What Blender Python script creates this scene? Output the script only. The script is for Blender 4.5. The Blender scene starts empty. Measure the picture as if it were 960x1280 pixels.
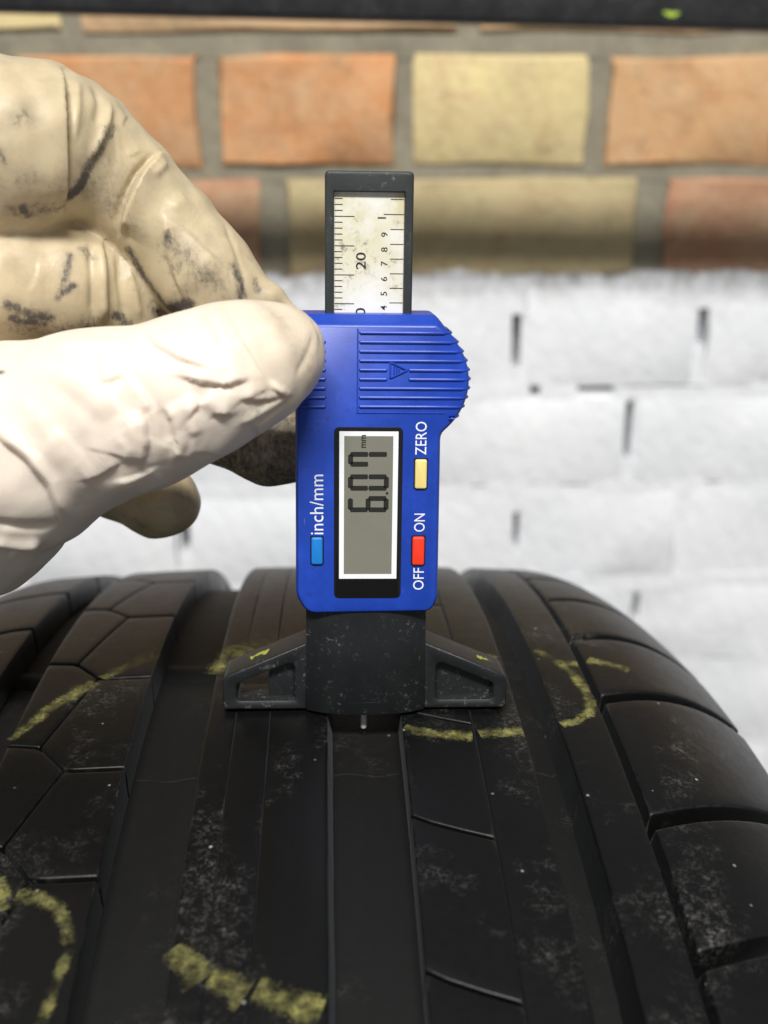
import bpy, bmesh, math, random
import numpy as np
from mathutils import Vector, Matrix
from mathutils.geometry import tessellate_polygon
random.seed(7)
MM = .001
scene = bpy.context.scene
col = scene.collection
R_ = math.radians

# ------------------------------------------------------------------ camera
cd = bpy.data.cameras.new('camera'); cam = bpy.data.objects.new('camera', cd); col.objects.link(cam)
cam.location = (-5.156*MM, -193*MM, 112.5*MM)
cam.rotation_euler = (R_(90 - 20.7), 0, R_(-2.66))
cd.sensor_fit = 'HORIZONTAL'; cd.sensor_width = 36; cd.lens = 52.5
cd.clip_start = .01; cd.clip_end = 50
cd.dof.use_dof = True; cd.dof.focus_distance = .203; cd.dof.aperture_fstop = 20
scene.camera = cam

# ------------------------------------------------------------------ light: workshop strip lamp overhead, dim room
w = bpy.data.worlds.new('World'); scene.world = w; w.use_nodes = True
bg = w.node_tree.nodes['Background']; bg.inputs[0].default_value = (.92, .96, 1, 1); bg.inputs[1].default_value = .25
def area(name, loc, target, sx, sy, power, colr):
    ld = bpy.data.lights.new(name, 'AREA'); ld.shape = 'RECTANGLE'; ld.size = sx; ld.size_y = sy
    ld.energy = power; ld.color = colr
    o = bpy.data.objects.new(name, ld); col.objects.link(o); o.location = loc
    o.rotation_euler = (Vector(target) - Vector(loc)).to_track_quat('-Z', 'Y').to_euler()
    return o
area('ceiling_strip_lamp', (-.05, -1.6, 2.15), (0, .15, 0), 1.3, .30, 114, (1, .975, .94))
scene.view_settings.view_transform = 'Standard'; scene.view_settings.look = 'None'
scene.view_settings.exposure = 0; scene.view_settings.gamma = 1
scene.render.engine = 'CYCLES'
scene.cycles.use_denoising = True
scene.cycles.max_bounces = 8

# ------------------------------------------------------------------ helpers
def tag(o, label=None, cat=None, group=None, kind=None):
    for k, v in (('label', label), ('category', cat), ('group', group), ('kind', kind)):
        if v: o[k] = v
    return o
def empty(name, loc_mm=(0, 0, 0)):
    o = bpy.data.objects.new(name, None); col.objects.link(o)
    o.location = Vector(loc_mm) * MM; o.empty_display_size = .02
    return o
def world_of(o):
    m = Matrix.Translation(o.location) @ o.rotation_euler.to_matrix().to_4x4()
    return (world_of(o.parent) @ o.matrix_parent_inverse @ m) if o.parent else m
def link(name, me, mat, parent=None, smooth=35):
    o = bpy.data.objects.new(name, me); col.objects.link(o)
    if mat and not me.materials: me.materials.append(mat)
    if smooth:
        me.polygons.foreach_set('use_smooth', [True]*len(me.polygons))
        me.set_sharp_from_angle(angle=R_(smooth))
    if parent:
        o.parent = parent; o.matrix_parent_inverse = world_of(parent).inverted()
    return o
def mesh(name, V, Fc, mat, parent=None, smooth=35, uv=None, scale=MM):
    me = bpy.data.meshes.new(name)
    me.from_pydata([tuple(c*scale for c in v) for v in V], [], [list(map(int, f)) for f in Fc])
    if uv is not None:
        l = me.uv_layers.new(name='UVMap')
        for p in me.polygons:
            for li in p.loop_indices: l.data[li].uv = uv[me.loops[li].vertex_index]
    me.update()
    return link(name, me, mat, parent, smooth)

# ------------------------------------------------------------------ materials
class NT:
    def __init__(s, name):
        s.m = bpy.data.materials.new(name); s.m.use_nodes = True; s.t = s.m.node_tree
        s.b = s.t.nodes['Principled BSDF']; s.out = s.t.nodes['Material Output']
    def n(s, typ, **kw):
        o = s.t.nodes.new(typ)
        for k, v in kw.items():
            if k in o.inputs or isinstance(k, int): o.inputs[k].default_value = v
            else: setattr(o, k, v)
        return o
    def l(s, a, b): s.t.links.new(a, b)
    def coord(s, kind='Object', scale=None):
        c = s.n('ShaderNodeTexCoord').outputs[kind]
        if scale:
            mp = s.n('ShaderNodeMapping'); mp.inputs['Scale'].default_value = scale; s.l(c, mp.inputs[0]); return mp.outputs[0]
        return c
    def noise(s, vec, scale, detail=4, rough=.55, dist=0):
        o = s.n('ShaderNodeTexNoise'); o.inputs['Scale'].default_value = scale; o.inputs['Detail'].default_value = detail
        o.inputs['Roughness'].default_value = rough; o.inputs['Distortion'].default_value = dist
        if vec is not None: s.l(vec, o.inputs['Vector'])
        return o.outputs['Fac']
    def ramp(s, fac, stops):
        o = s.n('ShaderNodeValToRGB'); e = o.color_ramp.elements
        while len(e) < len(stops): e.new(.5)
        for q, (p, c) in zip(e, stops):
            q.position = p; q.color = (c, c, c, 1) if not hasattr(c, '__len__') else (*c, 1)
        s.l(fac, o.inputs[0]); return o.outputs[0]
    def math(s, op, a, b=None, clamp=False):
        o = s.n('ShaderNodeMath'); o.operation = op; o.use_clamp = clamp
        for i, v in enumerate((a, b)):
            if v is None: continue
            if isinstance(v, (int, float)): o.inputs[i].default_value = v
            else: s.l(v, o.inputs[i])
        return o.outputs[0]
    def mix(s, fac, a, b, blend='MIX'):
        o = s.n('ShaderNodeMix'); o.data_type = 'RGBA'; o.blend_type = blend
        for i, v in ((0, fac), (6, a), (7, b)):
            if isinstance(v, (int, float)): o.inputs[i].default_value = v
            elif hasattr(v, '__len__'): o.inputs[i].default_value = (*v, 1)
            else: s.l(v, o.inputs[i])
        return o.outputs[2]
    def bump(s, h, strength, dist_mm, normal=None):
        o = s.n('ShaderNodeBump'); o.inputs['Strength'].default_value = strength; o.inputs['Distance'].default_value = dist_mm*MM
        s.l(h, o.inputs['Height'])
        if normal is not None: s.l(normal, o.inputs['Normal'])
        return o.outputs[0]
    def set(s, **kw):
        for k, v in kw.items():
            k = k.replace('_', ' ')
            if hasattr(v, 'is_output'): s.l(v, s.b.inputs[k])
            else: s.b.inputs[k].default_value = (*v, 1) if hasattr(v, '__len__') and len(v) == 3 and 'Radius' not in k else v
        return s.m

def mat_plastic(name, c, rough=.45, speck=.25, speck_col=(.55, .55, .55), grain=.25, spec=.4):
    k = NT(name); v = k.coord()
    a = k.noise(v, 900, 6, .7)
    b = k.noise(v, 130, 4, .6)
    sc = k.math('MULTIPLY', k.ramp(a, [(.57, 0.), (.68, 1.)]), k.ramp(b, [(.45, 0.), (.62, 1.)]))
    base = k.mix(k.ramp(b, [(.3, 0.), (.7, 1.)]), tuple(x*.82 for x in c), tuple(min(1, x*1.12) for x in c))
    base = k.mix(k.math('MULTIPLY', sc, speck), base, speck_col)
    # scratches: thin, long, in two directions; grime in broad faint patches
    s1 = k.noise(k.coord(scale=(2600, 2600, 60)), 1, 2, .5); s2 = k.noise(k.coord(scale=(70, 500, 2400)), 1, 2, .5)
    scr = k.math('MULTIPLY', k.math('MAXIMUM', k.ramp(s1, [(.70, 0.), (.76, 1.)]), k.ramp(s2, [(.71, 0.), (.77, 1.)])), k.ramp(k.noise(v, 85, 3), [(.48, 0.), (.6, 1.)]))
    base = k.mix(k.math('MULTIPLY', scr, .30), base, tuple(.25 + .5*x for x in c))
    base = k.mix(k.math('MULTIPLY', k.ramp(k.noise(v, 55, 6, .7), [(.52, 0.), (.72, 1.)]), .35), base, tuple(x*.35 for x in c))
    k.set(Base_Color=base, Roughness=k.math('ADD', k.math('MULTIPLY', b, .25), rough-.12), Specular_IOR_Level=spec)
    k.set(Normal=k.bump(k.noise(v, 4500, 2, .5), grain, .05))
    return k.m
def mat_flat(name, c, rough=.5, spec=.4, coat=0):
    k = NT(name); v = k.coord(); b = k.noise(v, 300, 3)
    return k.set(Base_Color=k.mix(b, tuple(x*.9 for x in c), tuple(min(1, x*1.06) for x in c)), Roughness=rough, Specular_IOR_Level=spec, Coat_Weight=coat, Coat_Roughness=.08)

def mat_rubber(name, c=.014, rough=.5, dusty=.5, spec=.45, sheen=.0):
    k = NT(name); v = k.coord()
    big = k.noise(v, 45, 5, .6); fine = k.noise(v, 420, 6, .7); streak = k.noise(k.coord(scale=(260, 30, 30)), 1, 4, .6)
    speck = k.noise(v, 1300, 5, .75)
    smear = k.math('MULTIPLY', k.ramp(big, [(.52, 0.), (.74, 1.)]), k.math('MULTIPLY', k.ramp(fine, [(.42, 0.), (.66, 1.)]), k.ramp(speck, [(.46, 0.), (.6, 1.)])))
    base = k.mix(streak, (c*.75, c*.75, c*.74), (c*1.3, c*1.3, c*1.28))
    base = k.mix(k.math('MULTIPLY', smear, .42*dusty), base, (.30, .29, .27))
    # grit: sparse pale grains
    vo = k.n('ShaderNodeTexVoronoi'); vo.inputs['Scale'].default_value = 420; k.l(v, vo.inputs['Vector'])
    sc = k.n('ShaderNodeSeparateColor'); k.l(vo.outputs['Color'], sc.inputs[0])
    g = k.math('MULTIPLY', k.math('LESS_THAN', vo.outputs['Distance'], .13), k.math('GREATER_THAN', sc.outputs[0], .93))
    grit = k.math('MULTIPLY', g, k.ramp(big, [(.42, 0.), (.6, 1.)]))
    base = k.mix(k.math('MULTIPLY', grit, .55*dusty), base, (.45, .44, .42))
    # dust and fraying along the raised edges
    ge = k.n('ShaderNodeNewGeometry')
    edge = k.math('MULTIPLY', k.ramp(ge.outputs['Pointiness'], [(.53, 0.), (.62, 1.)]), k.ramp(k.noise(v, 210, 6, .75), [(.47, 0.), (.62, 1.)]))
    base = k.mix(k.math('MULTIPLY', edge, .22*dusty), base, (.36, .35, .33))
    k.set(Base_Color=base, Roughness=k.math('ADD', k.math('MULTIPLY', fine, .22), rough - .1), Specular_IOR_Level=spec, Sheen_Weight=sheen, Sheen_Roughness=.35, Sheen_Tint=(.85, .92, 1.))
    nb = k.bump(streak, .25, .25); nb = k.bump(fine, .4, .14, nb); nb = k.bump(k.noise(v, 1900, 3, .6), .25, .05, nb)
    return k.set(Normal=nb)
# ------------------------------------------------------------------ setting: floor, wall, rail
def mat_concrete():
    k = NT('concrete'); v = k.coord(); a = k.noise(v, 9, 8, .6)
    return k.set(Base_Color=k.ramp(a, [(.3, (.13, .125, .12)), (.7, (.24, .23, .22))]), Roughness=.8, Normal=k.bump(k.noise(v, 120, 5), .4, 1))
WY = 530.; FLOOR_Z = -640.
fl = mesh('floor', [(-1500, -1500, FLOOR_Z), (1500, -1500, FLOOR_Z), (1500, 560, FLOOR_Z), (-1500, 560, FLOOR_Z)], [(0, 1, 2, 3)], mat_concrete(), smooth=0)
tag(fl, kind='structure')

def paint_mask(k, v):
    """1 where the white paint reaches: everything below a ragged brushed edge"""
    sp = k.n('ShaderNodeSeparateXYZ'); k.l(v, sp.inputs[0])
    drip = k.noise(k.coord(scale=(30, 1, 22)), 1, 7, .72); wob = k.noise(k.coord(scale=(9, 1, 1)), 1, 2)
    e = k.math('ADD', k.math('MULTIPLY', k.math('SUBTRACT', drip, .5), .024), k.math('MULTIPLY', k.math('SUBTRACT', wob, .5), .016))
    z = k.math('ADD', sp.outputs[2], e)
    return k.math('SUBTRACT', 1, k.math('MULTIPLY', k.math('ADD', z, -.0005), 700, True), True)
def mat_masonry(name, mortar):
    k = NT(name); v = k.coord()                         # object origin at the world origin: metres in the wall
    m = paint_mask(k, v)
    fine = k.noise(v, 260, 6, .65); mid = k.noise(v, 40, 5, .6); cloud = k.noise(v, 11, 3, .5)
    if mortar:
        raw = k.mix(mid, (.15, .135, .10), (.40, .365, .27)); raw = k.mix(k.ramp(fine, [(.3, .5), (.42, 0.)]), raw, (.12, .10, .07))
    else:
        oi = k.n('ShaderNodeObjectInfo')
        raw = k.mix(k.ramp(mid, [(.35, 0.), (.7, 1.)]), oi.outputs['Color'], k.mix(.55, oi.outputs['Color'], (.60, .46, .28)))
        raw = k.mix(k.ramp(k.noise(v, 22, 5, .7, .8), [(.5, 0.), (.68, .5)]), raw, k.mix(.6, oi.outputs['Color'], (.30, .13, .06)))
        raw = k.mix(k.ramp(k.noise(v, 60, 6, .75), [(.58, 0.), (.72, .5)]), raw, (.20, .16, .11))
        raw = k.mix(k.ramp(k.noise(k.coord(scale=(14, 30, 60)), 1, 6, .7), [(.55, 0.), (.75, .5)]), raw, (.36, .13, .06))
        raw = k.mix(k.ramp(fine, [(.28, .7), (.4, 0.)]), raw, (.10, .07, .045))
    # paint: brushed on thin, soot near its upper edge
    sp = k.n('ShaderNodeSeparateXYZ'); k.l(v, sp.inputs[0])
    soot = k.math('MULTIPLY', k.ramp(k.math('ADD', k.math('MULTIPLY', sp.outputs[2], 22), 1), [(.45, 0.), (1., 1.)]), k.ramp(k.noise(k.coord(scale=(90, 20, 40)), 1, 5, .7), [(.42, 0.), (.68, 1.)]))
    white = k.mix(k.ramp(cloud, [(.3, 0.), (.7, 1.)]), (.80, .82, .85), (.88, .89, .91))
    white = k.mix(k.math('MULTIPLY', soot, .75), white, (.26, .235, .21))
    white = k.mix(k.ramp(fine, [(.24, .55), (.33, 0.)]), white, (.45, .43, .40))
    k.set(Base_Color=k.mix(m, raw, white), Roughness=k.math('SUBTRACT', .9, k.math('MULTIPLY', m, .35)), Specular_IOR_Level=.3)
    comb = k.n('ShaderNodeTexWave'); comb.wave_type = 'BANDS'; comb.bands_direction = 'X'
    mp = k.n('ShaderNodeMapping'); mp.inputs['Rotation'].default_value = (0, R_(24), 0); k.l(v, mp.inputs[0]); k.l(mp.outputs[0], comb.inputs[0])
    comb.inputs['Scale'].default_value = 22; comb.inputs['Distortion'].default_value = 5; comb.inputs['Detail'].default_value = 3
    comb.inputs['Detail Scale'].default_value = 4
    h = k.math('ADD', k.math('MULTIPLY', k.noise(v, 170, 5, .6), 1.2), k.math('MULTIPLY', comb.outputs['Fac'], .8))
    nb = k.bump(h, .42, .9); nb = k.bump(mid, .6, 2.2, nb)
    return k.set(Normal=nb)
BR = mat_masonry('brick_clay', False); MO = mat_masonry('mortar', True)
DARK = mat_flat('wall_core', (.10, .08, .06), .9, .1)
wall = empty('brick_wall', (0, WY + 60, FLOOR_Z))
tag(wall, 'brick wall behind the tyre, orange and yellow bricks above, painted white below', 'wall')

def brick_mesh(L, Hh, seed, unpainted=True, D=40.):
    """one worn brick, front face towards -y, uneven arrises"""
    rnd = random.Random(seed); bm = bmesh.new()
    nx = max(3, int(L/28)) ; V = {}
    b = 2.2
    xs = [0, b] + [L*(i+1)/nx for i in range(nx-1)] + [L-b, L]; zs = [0, b, Hh/2, Hh-b, Hh]
    for i, x in enumerate(xs):
        for j, z in enumerate(zs):
            e = i in (0, len(xs)-1) or j in (0, len(zs)-1)
            V[i, j] = bm.verts.new(((x + rnd.uniform(-1.8, 1.8)), ((rnd.uniform(1.4, 2.6) if unpainted else rnd.uniform(.2, .9)) if e else rnd.uniform(-.35, .35)), z + rnd.uniform(-1.6, 1.6)))
    B = [bm.verts.new(p) for p in ((0, D, 0), (L, D, 0), (L, D, Hh), (0, D, Hh))]
    I, J = len(xs)-1, len(zs)-1
    for i in range(I):
        for j in range(J): bm.faces.new((V[i, j], V[i+1, j], V[i+1, j+1], V[i, j+1]))
    bm.faces.new([V[i, 0] for i in range(I, -1, -1)] + [B[0], B[1]])
    bm.faces.new([V[i, J] for i in range(I+1)] + [B[2], B[3]])
    bm.faces.new([V[0, j] for j in range(J+1)] + [B[3], B[0]])
    bm.faces.new([V[I, j] for j in range(J, -1, -1)] + [B[1], B[2]])
    bmesh.ops.recalc_face_normals(bm, faces=bm.faces)
    bmesh.ops.scale(bm, vec=(MM, MM, MM), verts=bm.verts)
    me = bpy.data.meshes.new('brick'); bm.to_mesh(me); bm.free(); return me
ORANGE, YELL, PEACH, TAN, OLIVE, RED = (.62, .295, .13), (.76, .63, .32), (.66, .44, .25), (.63, .36, .175), (.48, .40, .22), (.44, .23, .14)
palette = [ORANGE, YELL, PEACH, TAN, OLIVE, RED]
# courses: bottom z, top z, list of vertical joints (centre x), header or stretcher pitch
courses = [
    (286, 349, 117.5, 21), (214.5, 278.5, 235, 93), (144.8, 207, 235, 79.5), (68, 131, 118.5, 41), (-.5, 59.6, 239, 198.5), (-73, -9, 120, 117.5),
    (-141.5, -81, 236, 196), (-214, -149.5, 116, 122), (-280, -222, 236, 212), (-350, -288, 117, 20), (-420, -358, 235, 90), (-490, -428, 117, 10), (-560, -498, 235, 50)]
named = {(2, 0): PEACH, (2, -1): PEACH, (2, 1): PEACH, (2, -2): YELL,
         (3, -2): ORANGE, (3, -1): ORANGE, (3, 0): YELL, (3, 1): TAN, (3, 2): ORANGE, (4, -1): OLIVE, (4, 0): RED, (4, -2): RED}
mort_V, mort_F = [], []
def mortar_box(x0, x1, z0, z1, y):
    n = len(mort_V)
    mort_V.extend([(x0, y, z0), (x1, y, z0), (x1, y, z1), (x0, y, z1), (x0, WY+38, z0), (x1, WY+38, z0), (x1, WY+38, z1), (x0, WY+38, z1)])
    mort_F.extend([(n, n+1, n+2, n+3), (n, n+4, n+5, n+1), (n+3, n+2, n+6, n+7), (n, n+3, n+7, n+4), (n+1, n+5, n+6, n+2)])
# places where the pointing has fallen out: (course index, joint x, missing from z, to z)
voids = {(5, 0): (-62, -25), (5, 1): (-47, -22), (6, 0): (-126, -84), (8, 0): (-248, -226), (7, 0): (-191, -163), (7, -2): (-191, -168), (4, -1): (0, 0)}
XL, XR = -470, 520
for ci, (z0, z1, pitch, j0) in enumerate(courses):
    if ci < 2: continue                                 # the wall is built one course past the picture
    jw = 13. if ci < 4 else (19 if ci == 4 else 9.)
    k0 = math.floor((XL - j0)/pitch); k1 = math.ceil((XR - j0)/pitch)
    for kk in range(k0, k1):
        xa = j0 + kk*pitch + jw/2; L = pitch - jw
        me = brick_mesh(L, z1 - z0, ci*31 + kk, ci < 5)
        for v in me.vertices: v.co += Vector((xa, WY + random.uniform(-.7, .7), z0))*MM
        b = link('brick', me, BR, wall, 40)
        c = named.get((ci, kk), random.Random(ci*97+kk).choice(palette)); f = random.uniform(.93, 1.06)
        b.color = (*(x*f for x in c), 1)
    for kk in range(k0, k1 + 1):
        xj = j0 + kk*pitch; vz = voids.get((ci, kk))
        y = WY + (3.2 if ci < 5 else .35)
        if vz and vz[1] > vz[0]:
            mortar_box(xj - jw/2 - 1.5, xj + jw/2 + 1.5, z0 - .5, vz[0], y + .3)
            mortar_box(xj - jw/2 - 1.5, xj + jw/2 + 1.5, vz[1], z1 + .5, y + .3)
            mortar_box(xj + (1 if kk == 0 else -jw/2 - 1.5), xj + (jw/2 + 1.5 if kk == 0 else -2.), vz[0], vz[1], y + 1.)
        else:
            mortar_box(xj - jw/2 - 1.5, xj + jw/2 + 1.5, z0 - .5, z1 + .5, y + .3)
    if ci + 1 < len(courses):
        zb, zt = courses[ci+1][1] - 1.5, z0 + 1.5
        y = WY + (3. if ci < 4 else .3)
        if ci == 5:                                     # fallen-out bed joint
            for a, b_ in ((XL, 126), (133, 158), (276, XR)): mortar_box(a, b_, zb, zt, y)
            mortar_box(183, 276, zb, zt - 3.1, y); mortar_box(183, 276, zt - 2.2, zt, y)
            mortar_box(158, 183, zb, (zb + zt)/2 - 1, y + 1)
        elif ci == 6:                                   # short cracks along the next bed
            cuts = [88, 99, 150, 171, 252, 262]; edge = [XL] + cuts + [XR]
            for q in range(0, len(edge), 2): mortar_box(edge[q], edge[q+1], zb, zt, y)
            for q in range(0, len(cuts), 2): mortar_box(cuts[q], cuts[q+1], zb, zt - 4, y); mortar_box(cuts[q], cuts[q+1], zt - 2.4, zt, y)
        else: mortar_box(XL, XR, zb, zt, y)
mesh('mortar', mort_V, mort_F, MO, wall, 0)
mesh('wall_core', [(XL, WY+37, -640), (XR, WY+37, -640), (XR, WY+37, 207), (XL, WY+37, 207)] + [(XL, WY+110, -640), (XR, WY+110, -640), (XR, WY+110, 207), (XL, WY+110, 207)],
     [(0, 1, 2, 3), (4, 7, 6, 5), (0, 4, 5, 1), (3, 2, 6, 7), (0, 3, 7, 4), (1, 5, 6, 2)], DARK, wall, 0)

# black painted rail across the top of the picture, in front of the wall
rail = empty('rack_rail', (20, 396, 143)); tag(rail, 'black steel rail running level in front of the bricks at the top', 'rail')
def prism_x(sec, x0, x1, z_shift):
    n = len(sec); V = [(x0, y, z + z_shift[0]) for y, z in sec] + [(x1, y, z + z_shift[1]) for y, z in sec]
    return V, [(i, (i+1) % n, n+(i+1) % n, n+i) for i in range(n)] + [tuple(range(n))[::-1], tuple(range(n, 2*n))]
def rounded(y0, y1, z0, z1, r, m=4):
    o = []
    for cy, cz, a0 in ((y1-r, z1-r, 0), (y0+r, z1-r, 90), (y0+r, z0+r, 180), (y1-r, z0+r, 270)):
        for i in range(m+1):
            a = R_(a0 + 90*i/m); o.append((cy + r*math.cos(a), cz + r*math.sin(a)))
    return o
RAILM = mat_plastic('rail_paint', (.018, .018, .02), .42, .5, (.35, .34, .33), .4)
V, Fc = prism_x(rounded(388, 404, 141, 165, 3), -420, 470, (10.4, -7.4)); mesh('tube', V, Fc, RAILM, rail)
CHY = mat_flat('yellow_paint_mark', (.45, .62, .06), .7)
V = [(160 + 3.2*math.cos(t)*(1+.5*math.sin(3*t)), 387.9, 146 + 1.6*math.sin(t)*(1+.4*math.cos(2*t)) - .08*(3.2*math.cos(t))) for t in [i*math.tau/14 for i in range(14)]]
mesh('paint_mark', V, [tuple(range(14))[::-1]], CHY, rail, 0)
# ------------------------------------------------------------------ tyre (axis along x, top of the tread at the origin)
TR = 320.; XC = -18.1
RUB = mat_rubber('tread_rubber', .0022, .40, 1.15, .30, .05); RUBF = mat_rubber('groove_rubber', .0050, .6, .5, .25, .02); RUBS = mat_rubber('sidewall_rubber', .008, .55, .4)
def drop(X):
    u = abs(X - XC); return (X - XC)**2/2260 + .0193*max(0, u - 69.6)**1.934
def prof_n(X):
    d = (drop(X + .05) - drop(X - .05))/.1; l = math.hypot(1, d); return d/l, 1/l
def surf(X, s, h=0.):
    """point on the tread: X across, s along the circumference, h above the worn surface"""
    nx, nr = prof_n(X); r = TR - drop(X) + h*nr; a = s/TR
    return (X + h*nx, r*math.sin(a), r*math.cos(a) - TR)
tyre = empty('car_tyre', (XC, 0, -2*TR))
tag(tyre, 'worn black car tyre under the gauge, yellow chalk marks across its tread', 'tyre')
GD = 6.6
# carcass: groove bottoms and sidewalls, one ring
half = []
for u in [0, 10, 20, 30, 40, 50, 60, 66, 72, 78, 84, 90, 95, 100]:
    t = max(0, (u - 88)/12); dep = -GD*(1 - t*t*(3-2*t)) - .25*t
    nx, nr = prof_n(XC + u + .001); half.append((u + dep*nx, TR - drop(XC + u) + dep*nr))
half += [(106, 288), (112, 277), (117, 262), (117.5, 250), (114, 237), (107, 226), (100, 219), (97, 214), (90, 214)]
sec = [(XC - u, r) for u, r in half[::-1]] + [(XC + u, r) for u, r in half[1:]]
inner = [(XC + 88, 222), (XC + 100, 250), (XC + 90, 285), (XC + 40, 305), (XC - 40, 305), (XC - 90, 285), (XC - 100, 250), (XC - 88, 222)]
ring = sec + inner; n = len(ring); NA = 240
V, Fc = [], []
for a in range(NA):
    t = a*math.tau/NA
    for X, r in ring: V.append((X, r*math.sin(t), r*math.cos(t) - TR))
for a in range(NA):
    b = (a+1) % NA
    for i in range(n):
        j = (i+1) % n; Fc.append((a*n+i, a*n+j, b*n+j, b*n+i))
mesh('carcass', V, Fc, RUBF, tyre, 50)

def rib(x0, x1, s0, s1, walls=(.9, .9), depth=GD, name='tread_rib', step=3., seed=1, cap=True):
    """continuous rib between two x, rounded worn shoulders, sloped groove walls"""
    rnd = random.Random(seed); W = x1 - x0
    inn = max(2, int(W/3.5))
    ra, rb = (.75 if walls[0] > .1 else .2), (.75 if walls[1] > .1 else .2)
    sect = [(-walls[0], -depth - .3), (0, -ra), (.13*ra, -.5*ra), (.43*ra, -.16*ra), (ra, 0)] + [(ra + (W-ra-rb)*(i+1)/inn, 0) for i in range(inn-1)] + \
           [(W-rb, 0), (W-.43*rb, -.16*rb), (W-.13*rb, -.5*rb), (W, -rb), (W+walls[1], -depth - .3)]
    m = max(2, int((s1 - s0)/step)); V, Fc = [], []; n = len(sect)
    e0 = e1 = 0.
    for a in range(m+1):
        s = s0 + (s1 - s0)*a/m
        e0 = e0*.6 + rnd.uniform(-.06, .06); e1 = e1*.6 + rnd.uniform(-.06, .06)
        for i, (dx, h) in enumerate(sect):
            V.append(surf(x0 + dx + (e0 if i < 5 else e1 if i > n-6 else 0), s, h))
    for a in range(m):
        for i in range(n-1): Fc.append((a*n+i, (a+1)*n+i, (a+1)*n+i+1, a*n+i+1))
    if cap: Fc += [tuple(range(n)), tuple(range(m*n+n-1, m*n-1, -1))]
    return mesh(name, V, Fc, RUB, tyre, 60)
def block(left, right, bottom, top, gap=(.5, .5, .5, .5), nu=12, nv=12, depth=GD, wall=.12, name='tread_block', rr=.4):
    """block with curved top between four edge curves in (x, s); gap = bare strip kept free along left, right, bottom, top"""
    def res(pl, t):
        L = [math.dist(a, b) for a, b in zip(pl[:-1], pl[1:])]; T = sum(L); d = t*T
        for (a, b), l in zip(zip(pl[:-1], pl[1:]), L):
            if d <= l + 1e-9: return (a[0] + (b[0]-a[0])*d/l, a[1] + (b[1]-a[1])*d/l)
            d -= l
        return pl[-1]
    Lw = math.dist(res(bottom, 0), res(bottom, 1)); Lh = math.dist(res(left, 0), res(left, 1))
    def params(n, L, g0, g1):
        a, b = g0/L, 1 - g1/L; e = rr/L
        return [a, a + e*.15, a + e*.5, a + e*1.2] + [a + e*1.2 + (b - a - 2.4*e)*(i+1)/n for i in range(n-1)] + [b - e*1.2, b - e*.5, b - e*.15, b]
    us = params(nu, Lw, gap[0], gap[1]); vs = params(nv, Lh, gap[2], gap[3])
    hh = lambda i, n: {0: -.8*rr, 1: -.45*rr, 2: -.14*rr}.get(min(i, n-1-i), 0)
    V, Fc = [], []; NU, NV = len(us), len(vs)
    def pt(u, v):
        b, t, l, r = res(bottom, u), res(top, u), res(left, v), res(right, v)
        c00, c10, c01, c11 = res(bottom, 0), res(bottom, 1), res(top, 0), res(top, 1)
        return tuple((1-v)*b[q] + v*t[q] + (1-u)*l[q] + u*r[q] - ((1-u)*(1-v)*c00[q] + u*(1-v)*c10[q] + (1-u)*v*c01[q] + u*v*c11[q]) for q in (0, 1))
    for i, u in enumerate(us):
        for j, v in enumerate(vs):
            x, s = pt(u, v); V.append(surf(x, s, hh(i, NU) + hh(j, NV)))
    for i in range(NU-1):
        for j in range(NV-1): Fc.append((i*NV+j, (i+1)*NV+j, (i+1)*NV+j+1, i*NV+j+1))
    loop = [(i, 0) for i in range(NU)] + [(NU-1, j) for j in range(1, NV)] + [(i, NV-1) for i in range(NU-2, -1, -1)] + [(0, j) for j in range(NV-2, 0, -1)]
    base = len(V)
    cx, cs = pt(.5, .5)
    for i, j in loop:
        x, s = pt(us[i], vs[j]); sx = 1 if i == NU-1 else -1 if i == 0 else 0; ss = 1 if j == NV-1 else -1 if j == 0 else 0
        V.append(surf(x + sx*wall, s + ss*wall, -depth - .3))
    m = len(loop)
    for q in range(m):
        a, b = loop[q], loop[(q+1) % m]
        Fc.append((a[0]*NV+a[1], base+q, base+(q+1) % m, b[0]*NV+b[1]))
    return mesh(name, V, Fc, RUB, tyre, 60)
FULL = math.tau*TR; S0, S1 = -128., 182.            # finely cut part of the tread; the rest of the turn is plain ribs
# two fully plain ribs
rib(-30.3, -24.92, -FULL/2, FULL/2, (.9, .05), seed=3); rib(-24.78, -18.36, -FULL/2, FULL/2, (.05, .05), seed=4); rib(-18.2, -7.2, -FULL/2, FULL/2, (.05, .9), seed=5)
rib(20.5, 30.0, -FULL/2, FULL/2, (.05, 1.0), seed=6); rib(37.0, 46.4, -FULL/2, FULL/2, (1.1, .2), seed=7)
for x0, x1, wl in ((-66.5, -43.5, (1.2, .9)), (6.8, 20.3, (.9, .05)), (47.7, 84, (.1, .1)), (-122, -75.6, (.1, 1.2))):   # hidden remainder of the cut ribs
    rib(x0, x1, S1, FULL + S0, wl, seed=11, step=8)
# second rib: chevron sipes and a slanting sipe in each pitch
rows = [(178.5), (144), (116), (87), (48.3), (12.4), (-20.2), (-46.8), (-77), (-104), (-131)]
for s_t, s_b in zip(rows[:-1], rows[1:]):
    A, B = -66.5, -43.5
    tl = [(A, s_t + 8.8), (-60.2, s_t + 7.6), (-54.2, s_t)]; bl = [(A, s_b + 8.8), (-60.2, s_b + 7.6)]
    block([(A, s_b + 8.8), (A, s_t + 8.8)], [(-60.2, s_b + 7.6), (-54.2, s_t)], bl, tl, gap=(0, .25, .4, .4), wall=.03, nu=6)
    block([(-60.2, s_b + 7.6), (-54.2, s_t)], [(B, s_b), (B, s_t)], [(-60.2, s_b + 7.6), (-54.2, s_b), (B, s_b)], [(-54.2, s_t), (B, s_t)], gap=(.25, 0, .4, .4), wall=.03, nu=9)
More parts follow.
